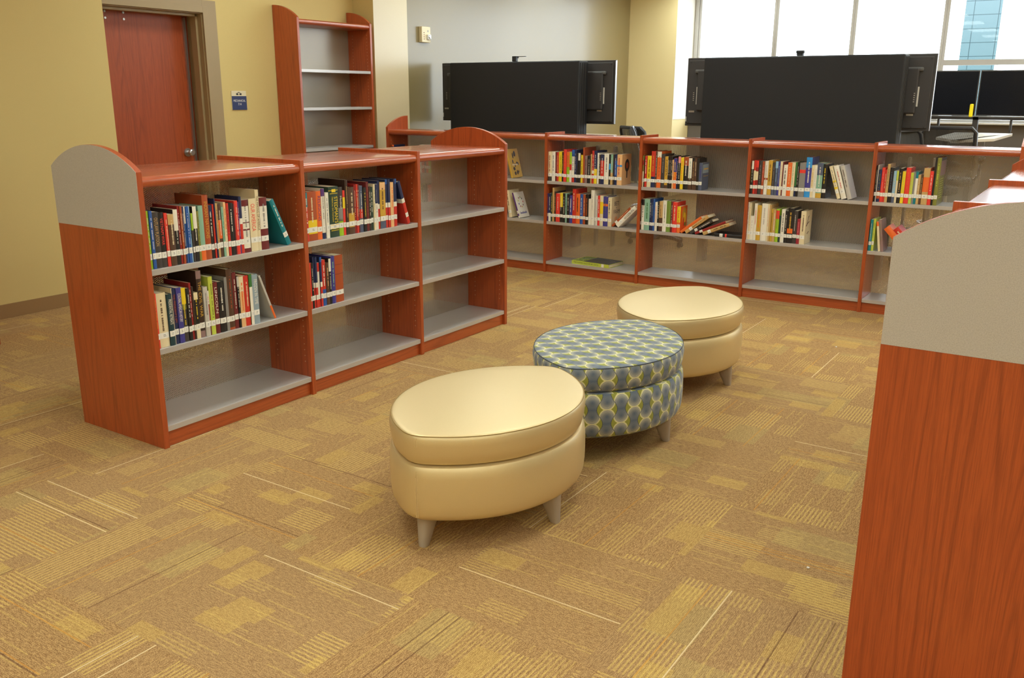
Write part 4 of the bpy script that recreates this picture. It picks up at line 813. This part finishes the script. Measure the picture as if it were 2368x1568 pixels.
al = thing('fire_alarm_strobe', 'cream fire alarm strobe high on the grey-beige wall', 'fire alarm', (XD + 0.0005, 8.05, 2.095))
MB().box(0, 0.045, 0, 0.15, 0, 0.165).build('housing', plain('cream_plastic', C(240, 226, 192), 0.4), al, bevel=0.006, seg=3)
m = MB()
for k in range(4): m.tube([(0.0452, 0.035, 0.035 + k * .022), (0.0465, 0.035, 0.035 + k * .022)], 0.006, 10)
m.build('sounder_hole', plain('rust_brown_hole', C(130, 80, 50), 0.6), al)
m = MB(); m.box(0.045, 0.07, 0.08, 0.135, 0.03, 0.085); m.build('strobe_lens', plain('clear_lens', C(236, 240, 244), 0.1, 0, 0.8, 0.8), al, bevel=0.008, seg=3)
MB().tube([(0.07, 0.105, 0.058), (0.078, 0.105, 0.058)], [0.02, 0.012], 16).build('reflector', SILVER, al, smooth=True)
MB().tube([(0.0452, 0.105, 0.12), (0.047, 0.105, 0.12)], 0.012, 16).build('indicator', plain('grey_plastic', C(180, 178, 172), 0.5), al)

# ------------------------------------------------------------------ displays and standing tables
DSPTXT = plain('label_white', C(210, 205, 195), 0.6)
def display(name_label, x0, x1, z0, z1, y, facing, side):
    """flat display; facing=+1: screen toward +y (we see its back)"""
    t = thing('flat_display', name_label, 'display', ((x0 + x1) / 2, y, z0), group=None)
    w = (x1 - x0) / 2 - 0.002; h = z1 - z0; s = facing
    def B(m, xa, xb, ya, yb, za, zb, k=0):
        ya, yb = sorted((s * ya, s * yb)); m.box(xa, xb, ya, yb, za, zb, k); return m
    B(MB(), -w, w, 0.045, 0.072, 0, h).build('bezel', BLACK2, t, bevel=0.003)
    B(MB(), -w + .012, w - .012, 0.0722, 0.0735, 0.014, h - 0.012).build('screen', SCREEN, t)
    B(MB(), -w, w, 0.066, 0.0745, h - 0.0005, h + 0.003).build('bezel_trim', SILVER, t)
    if s > 0:
        bk_ = B(MB(), -w + .02, w - .02, 0.030, 0.045, 0.02, h - 0.02).build('rear_casing', BLACK2, t, bevel=0.006)
        m = MB(); B(m, -w + .12, w - .12, 0.0, 0.030, 0.14, h - 0.11); m.build('rear_housing', BLACK2, t, bevel=0.012)
        B(MB(), -w + .09, w - .09, 0.006, 0.03, h - 0.14, h - 0.105).build('vent_ridge', plain('dark_grey_plastic', C(86, 84, 82), 0.5), t, bevel=0.01)
        sx = w - 0.115 if side > 0 else -w + 0.115
        B(MB(), sx - .006, sx + .006, 0.022, 0.03, 0.20, 0.36).build('port_label', DSPTXT, t)
        m = MB()
        for q in range(5): B(m, sx - .028, sx - .018, -0.003, 0.0, 0.235 + q * .017, 0.242 + q * .017)
        m.build('audio_port', SILVER, t)
        B(MB(), sx - .075, sx - .02, 0.026, 0.03, 0.125, 0.142).build('video_port', SILVER, t)
        m = MB()
        for q in ((w - .04, .03), (w - .04, h - .04), (-w + .04, .03), (-w + .04, h - .04), (w - .14, .03)): m.tube([(q[0], 0.030, q[1]), (q[0], 0.026, q[1])], 0.006, 8)
        m.build('rear_screw', BLACK, t)
        B(MB(), -w + .006, -w + .014, 0.040, 0.045, 0.04, 0.085).build('rating_label', DSPTXT, t)
        m = MB(); B(m, w - .001, w + .0015, 0.045, 0.074, 0.004, h - 0.004); m.build('edge_trim', SILVER, t)
    return t
def standing_table(label, xc, wtop, y0, y1, zt, cx0, cx1, cz, facing=1):
    t = thing('standing_media_table', label, 'table', (xc, (y0 + y1) / 2, 0))
    d = (y1 - y0) / 2; hw = wtop / 2
    pts = [(-hw, -d), (hw, -d), (hw - 0.03, d * 0.4), (hw - 0.35, d), (-hw + 0.35, d), (-hw + .03, d * 0.4)]
    if facing < 0: pts = [(x, -y) for x, y in pts]
    MB().prism(pts, zt - 0.03, zt, 'z').build('tabletop', plain('pale_grey_laminate_top', C(206, 198, 184), 0.35), t, bevel=0.003)
    return t
def totem(t, x0, x1, ya, yb, z0, z1):
    ox, oy = t.location.x, t.location.y
    m = MB(); m.box(x0 - ox, x1 - ox, ya - oy, yb - oy, z0, z1)
    c = m.build('rear_cover', COVER, t, bevel=0.012, seg=3)
    for q in (0.03, 0.075, 0.12): MB().box(x1 - ox + .0001, x1 - ox + 0.004, ya - oy + q, ya - oy + q + 0.012, z0 + 0.02, z1 - .02).build('cover_rib', BLACK2, c)
    for x in (x0 + 0.05, x1 - 0.05): MB().box(x - ox - .03, x - ox + .03, ya - oy + 0.03, yb - oy - 0.03, 0.0, z0).build('upright', SILVER, t, bevel=0.004)
    for x in (x1 + 0.07, x1 + 0.27): MB().box(x - ox - .012, x - ox + .012, yb - oy + 0.10, yb - oy + 0.16, 0.0, 1.04).build('leg', SILVER, t, bevel=0.003)
# pair at the left
t = standing_table('standing media table under the left pair of displays', -5.55, 1.4, 8.42, 10.2, 1.07, 0, 0, 0)
totem(t, -6.18, -4.567, 8.10, 8.292, 0.25, 1.874)
display('black display back with exposed ports, right half of the left pair', -5.378, -4.284, 1.257, 1.880, 8.30, 1, 1)
display('black display back, left half of the left pair, mostly behind the cover', -6.472, -5.380, 1.257, 1.880, 8.30, 1, -1)
# pair at the right
t = standing_table('standing media table under the right pair of displays', -2.62, 1.3, 8.42, 10.2, 1.07, 0, 0, 0)
totem(t, -3.257, -1.535, 8.10, 8.292, 0.25, 1.878)
display('black display back with exposed ports, right half of the right pair', -2.424, -1.330, 1.262, 1.884, 8.30, 1, 1)
display('black display back, left half of the right pair, against the windows', -3.519, -2.426, 1.262, 1.884, 8.30, 1, -1)
# far pair facing us
t = standing_table('standing media table beneath the far pair of dark screens', -1.36, 0.62, 10.1, 12.35, 1.12, 0, 0, 0, -1)
ox, oy = t.location.x, t.location.y
for x in (-2.4, -1.5): MB().box(x - ox - .03, x - ox + .03, 12.62 - oy, 12.70 - oy, 0.0, 1.30).build('upright', BLACK2, t)
MB().box(-2.5 - ox, -0.45 - ox, 12.585 - oy, 12.60 - oy, 1.30, 1.312).build('lower_rail', SILVER, t)
for x in (-1.58, -1.22): MB().box(x - ox - .03, x - ox + .03, 11.0 - oy, 11.06 - oy, 0.0, 1.09).build('leg', SILVER, t)
display('dark screen facing the camera, left of the thin bright gap, far right', -2.508, -1.503, 1.314, 1.845, 12.60, -1, 1)
display('dark screen facing the camera, right of the thin bright gap, far right', -1.498, -0.491, 1.314, 1.845, 12.60, -1, 1)
yb_ = thing('cable_puck', 'bright yellow rounded block hanging between the two far screens', 'cable puck', (-1.54, 12.46, 1.30))
MB().box(-0.021, 0.021, -0.015, 0.015, 0, 0.155).build('puck_body', plain('bright_yellow_plastic', C(246, 226, 20), 0.4), yb_, bevel=0.013, seg=3)
MB().box(-0.004, 0.004, 0.014, 0.045, 0.12, 0.14).build('hook', BLACK, yb_)
# webcams
MB().box(-2.5 - ox, -0.45 - ox, 12.62 - oy, 12.70 - oy, 1.266, 1.2995).build('lower_housing', BLACK2, t)
for x in (-1.92, -1.11, -0.75): MB().box(x - ox - .012, x - ox + .012, 12.63 - oy, 12.69 - oy, 1.12, 1.266).build('bracket', BLACK2, t)
wc = thing('webcam', 'small black webcam with a thin arm on the left display pair', 'webcam', (-5.49, 8.345, 1.884))
MB().box(-0.025, 0.025, -0.02, 0.02, 0, 0.055).build('camera_body', BLACK, wc, bevel=0.004)
MB().box(-0.025, 0.14, -0.008, 0.008, 0.048, 0.054).build('arm', BLACK, wc)
MB().tube([(0.04, 0.0, 0.048), (0.04, 0.0, 0.034)], 0.008, 10).build('swivel_knob', BLACK2, wc)
wc = thing('webcam', 'small black webcam on top of the right display pair', 'webcam', (-2.46, 8.345, 1.888))
MB().box(-0.028, 0.028, -0.018, 0.018, 0, 0.02).build('mount_clip', BLACK, wc)
MB().box(-0.035, 0.035, -0.02, 0.02, 0.02, 0.045).build('camera_body', BLACK, wc, bevel=0.006)

# drafting-height task chairs
MESHM = NT('black_chair_mesh'); p_ = MESHM.obj()
hx = MESHM.M('LESS_THAN', MESHM.M('FRACT', MESHM.M('MULTIPLY', p_[0], 220.0)), 0.5); hz = MESHM.M('LESS_THAN', MESHM.M('FRACT', MESHM.M('MULTIPLY', p_[2], 220.0)), 0.5)
b_ = MESHM.n.new('ShaderNodeBsdfPrincipled'); b_.inputs['Base Color'].default_value = C(52, 50, 50); t_ = MESHM.n.new('ShaderNodeBsdfTransparent'); x_ = MESHM.n.new('ShaderNodeMixShader')
MESHM.L(MESHM.M('MULTIPLY', hx, hz), x_.inputs[0]); MESHM.L(b_.outputs[0], x_.inputs[1]); MESHM.L(t_.outputs[0], x_.inputs[2]); MESHM.L(x_.outputs[0], MESHM.out.inputs[0]); CMESH = MESHM.m
CH = plain('charcoal_chair_plastic', C(58, 58, 62), 0.35)
def stool(label, x, y, rot, top):
    t = thing('task_stool', label, 'chair', (x, y, 0), (0, 0, rot), 'drafting stools around the media tables')
    sz = top - 0.50
    # back frame: rounded rectangle loop, slightly curved
    def bp(u_, v_): return (u_, 0.20 + 0.05 * (1 - (u_ / 0.23) ** 2) + 0.10 * v_, sz + 0.10 + 0.40 * v_)
    loop = []
    for a, b in ((-.20, .0), (.20, .0), (.235, .1), (.225, .9), (.19, 1.0), (-.19, 1.0), (-.225, .9), (-.235, .1), (-.20, .0)): loop.append(bp(a, b))
    MB().tube(loop, [0.016] * 3 + [0.02] * 5 + [.016], 8).build('back_frame', CH, t, smooth=True)
    m = MB(); N = 8
    g = [[bp(-0.215 + 0.43 * i / N, 0.02 + 0.95 * j / 6) for i in range(N + 1)] for j in range(7)]
    for rw in g: m.v += rw
    for j in range(6):
        for i in range(N): m.f.append((j * (N + 1) + i, j * (N + 1) + i + 1, (j + 1) * (N + 1) + i + 1, (j + 1) * (N + 1) + i)); m.mi.append(0)
    bm_ = m.build('back_mesh', CMESH, t); sd = bm_.modifiers.new('solid', 'SOLIDIFY'); sd.thickness = 0.002
    MB().box(-0.03, 0.03, 0.24, 0.27, sz - 0.08, sz + 0.22).build('back_support', CH, t, bevel=0.006)
    ss = vesica(0.25, 0.25, 0.12)
    m = MB(); m.rings([[(a * k, b * k, sz + z) for a, b in ss] for k, z in ((0.9, -0.05), (1, -0.03), (1, 0.0), (0.94, 0.018), (0.5, 0.022))]); m.build('seat', plain('black_seat_fabric', C(36, 36, 40), 0.85), t, smooth=True)
    for s in (-1, 1):
        m = MB(); m.tube([(s * .22, .05, sz - .02), (s * .27, .04, sz + .05), (s * .28, .02, sz + .17)], 0.013, 8)
        am = m.build('arm', CH, t, smooth=True)
        MB().tube([(s * .28, .13, sz + .185), (s * .285, .10, sz + .20), (s * .28, -.03, sz + .205), (s * .27, -.12, sz + .195)], [0.018, .03, .032, .02], 10).build('arm_pad', RUBBER, am, smooth=True)
    MB().tube([(0, 0, 0.10), (0, 0, sz - 0.05)], 0.025, 14).build('gas_column', SILVER, t, smooth=True)
    m = MB(); m.tube([(0.22 * math.cos(2 * PI * k / 24), 0.22 * math.sin(2 * PI * k / 24), 0.33) for k in range(25)], 0.010, 8, cap=False)
    for k in range(3): m.tube([(0, 0, 0.33), (0.22 * math.cos(2 * PI * k / 3), 0.22 * math.sin(2 * PI * k / 3), 0.33)], 0.008, 6)
    m.build('foot_ring', SILVER, t, smooth=True)
    bs = MB()
    for k in range(5):
        a = 2 * PI * k / 5 + .3; bs.tube([(0, 0, 0.115), (0.30 * math.cos(a), 0.30 * math.sin(a), 0.075)], [0.03, 0.018], 8)
    bo = bs.build('star_base', CH, t, smooth=True)
    for k in range(5):
        a = 2 * PI * k / 5 + .3; cx, cy = 0.29 * math.cos(a), 0.29 * math.sin(a)
        MB().tube([(cx - .022 * math.sin(a), cy + .022 * math.cos(a), 0.0285), (cx + .022 * math.sin(a), cy - .022 * math.cos(a), 0.0285)], 0.028, 14).build('caster', RUBBER, bo, smooth=True)
    return t
stool('mesh-backed stool, left one of the two overlapping above the back bookcases', -4.30, 9.36, D2R(150), 1.20)
stool('dark stool, right one of the two overlapping above the back bookcases', -3.95, 8.80, D2R(115), 1.215)
stool('stool with rounded arm pads below the ports of the right display pair', -1.38, 9.02, D2R(66), 1.235)
stool('large dark stool back in front of the far screens table', -1.34, 9.75, D2R(182), 1.26)

# little white crumbs of lint on the carpet
for k, (x, y, wh) in enumerate(((-1.30, 5.72, 'white lint speck on the carpet right of the farthest ottoman'), (-0.66, 2.83, 'white lint speck on the carpet left of the near bookcase end'))):
    MB().box(x - .005, x + .005, y - .004, y + .004, 0.0005, 0.006).build('lint_speck', STICK, None, bevel=0.002)
    o = [q for q in bpy.data.objects if q.name.startswith('lint_speck')][-1]; tag(o, wh, 'lint')
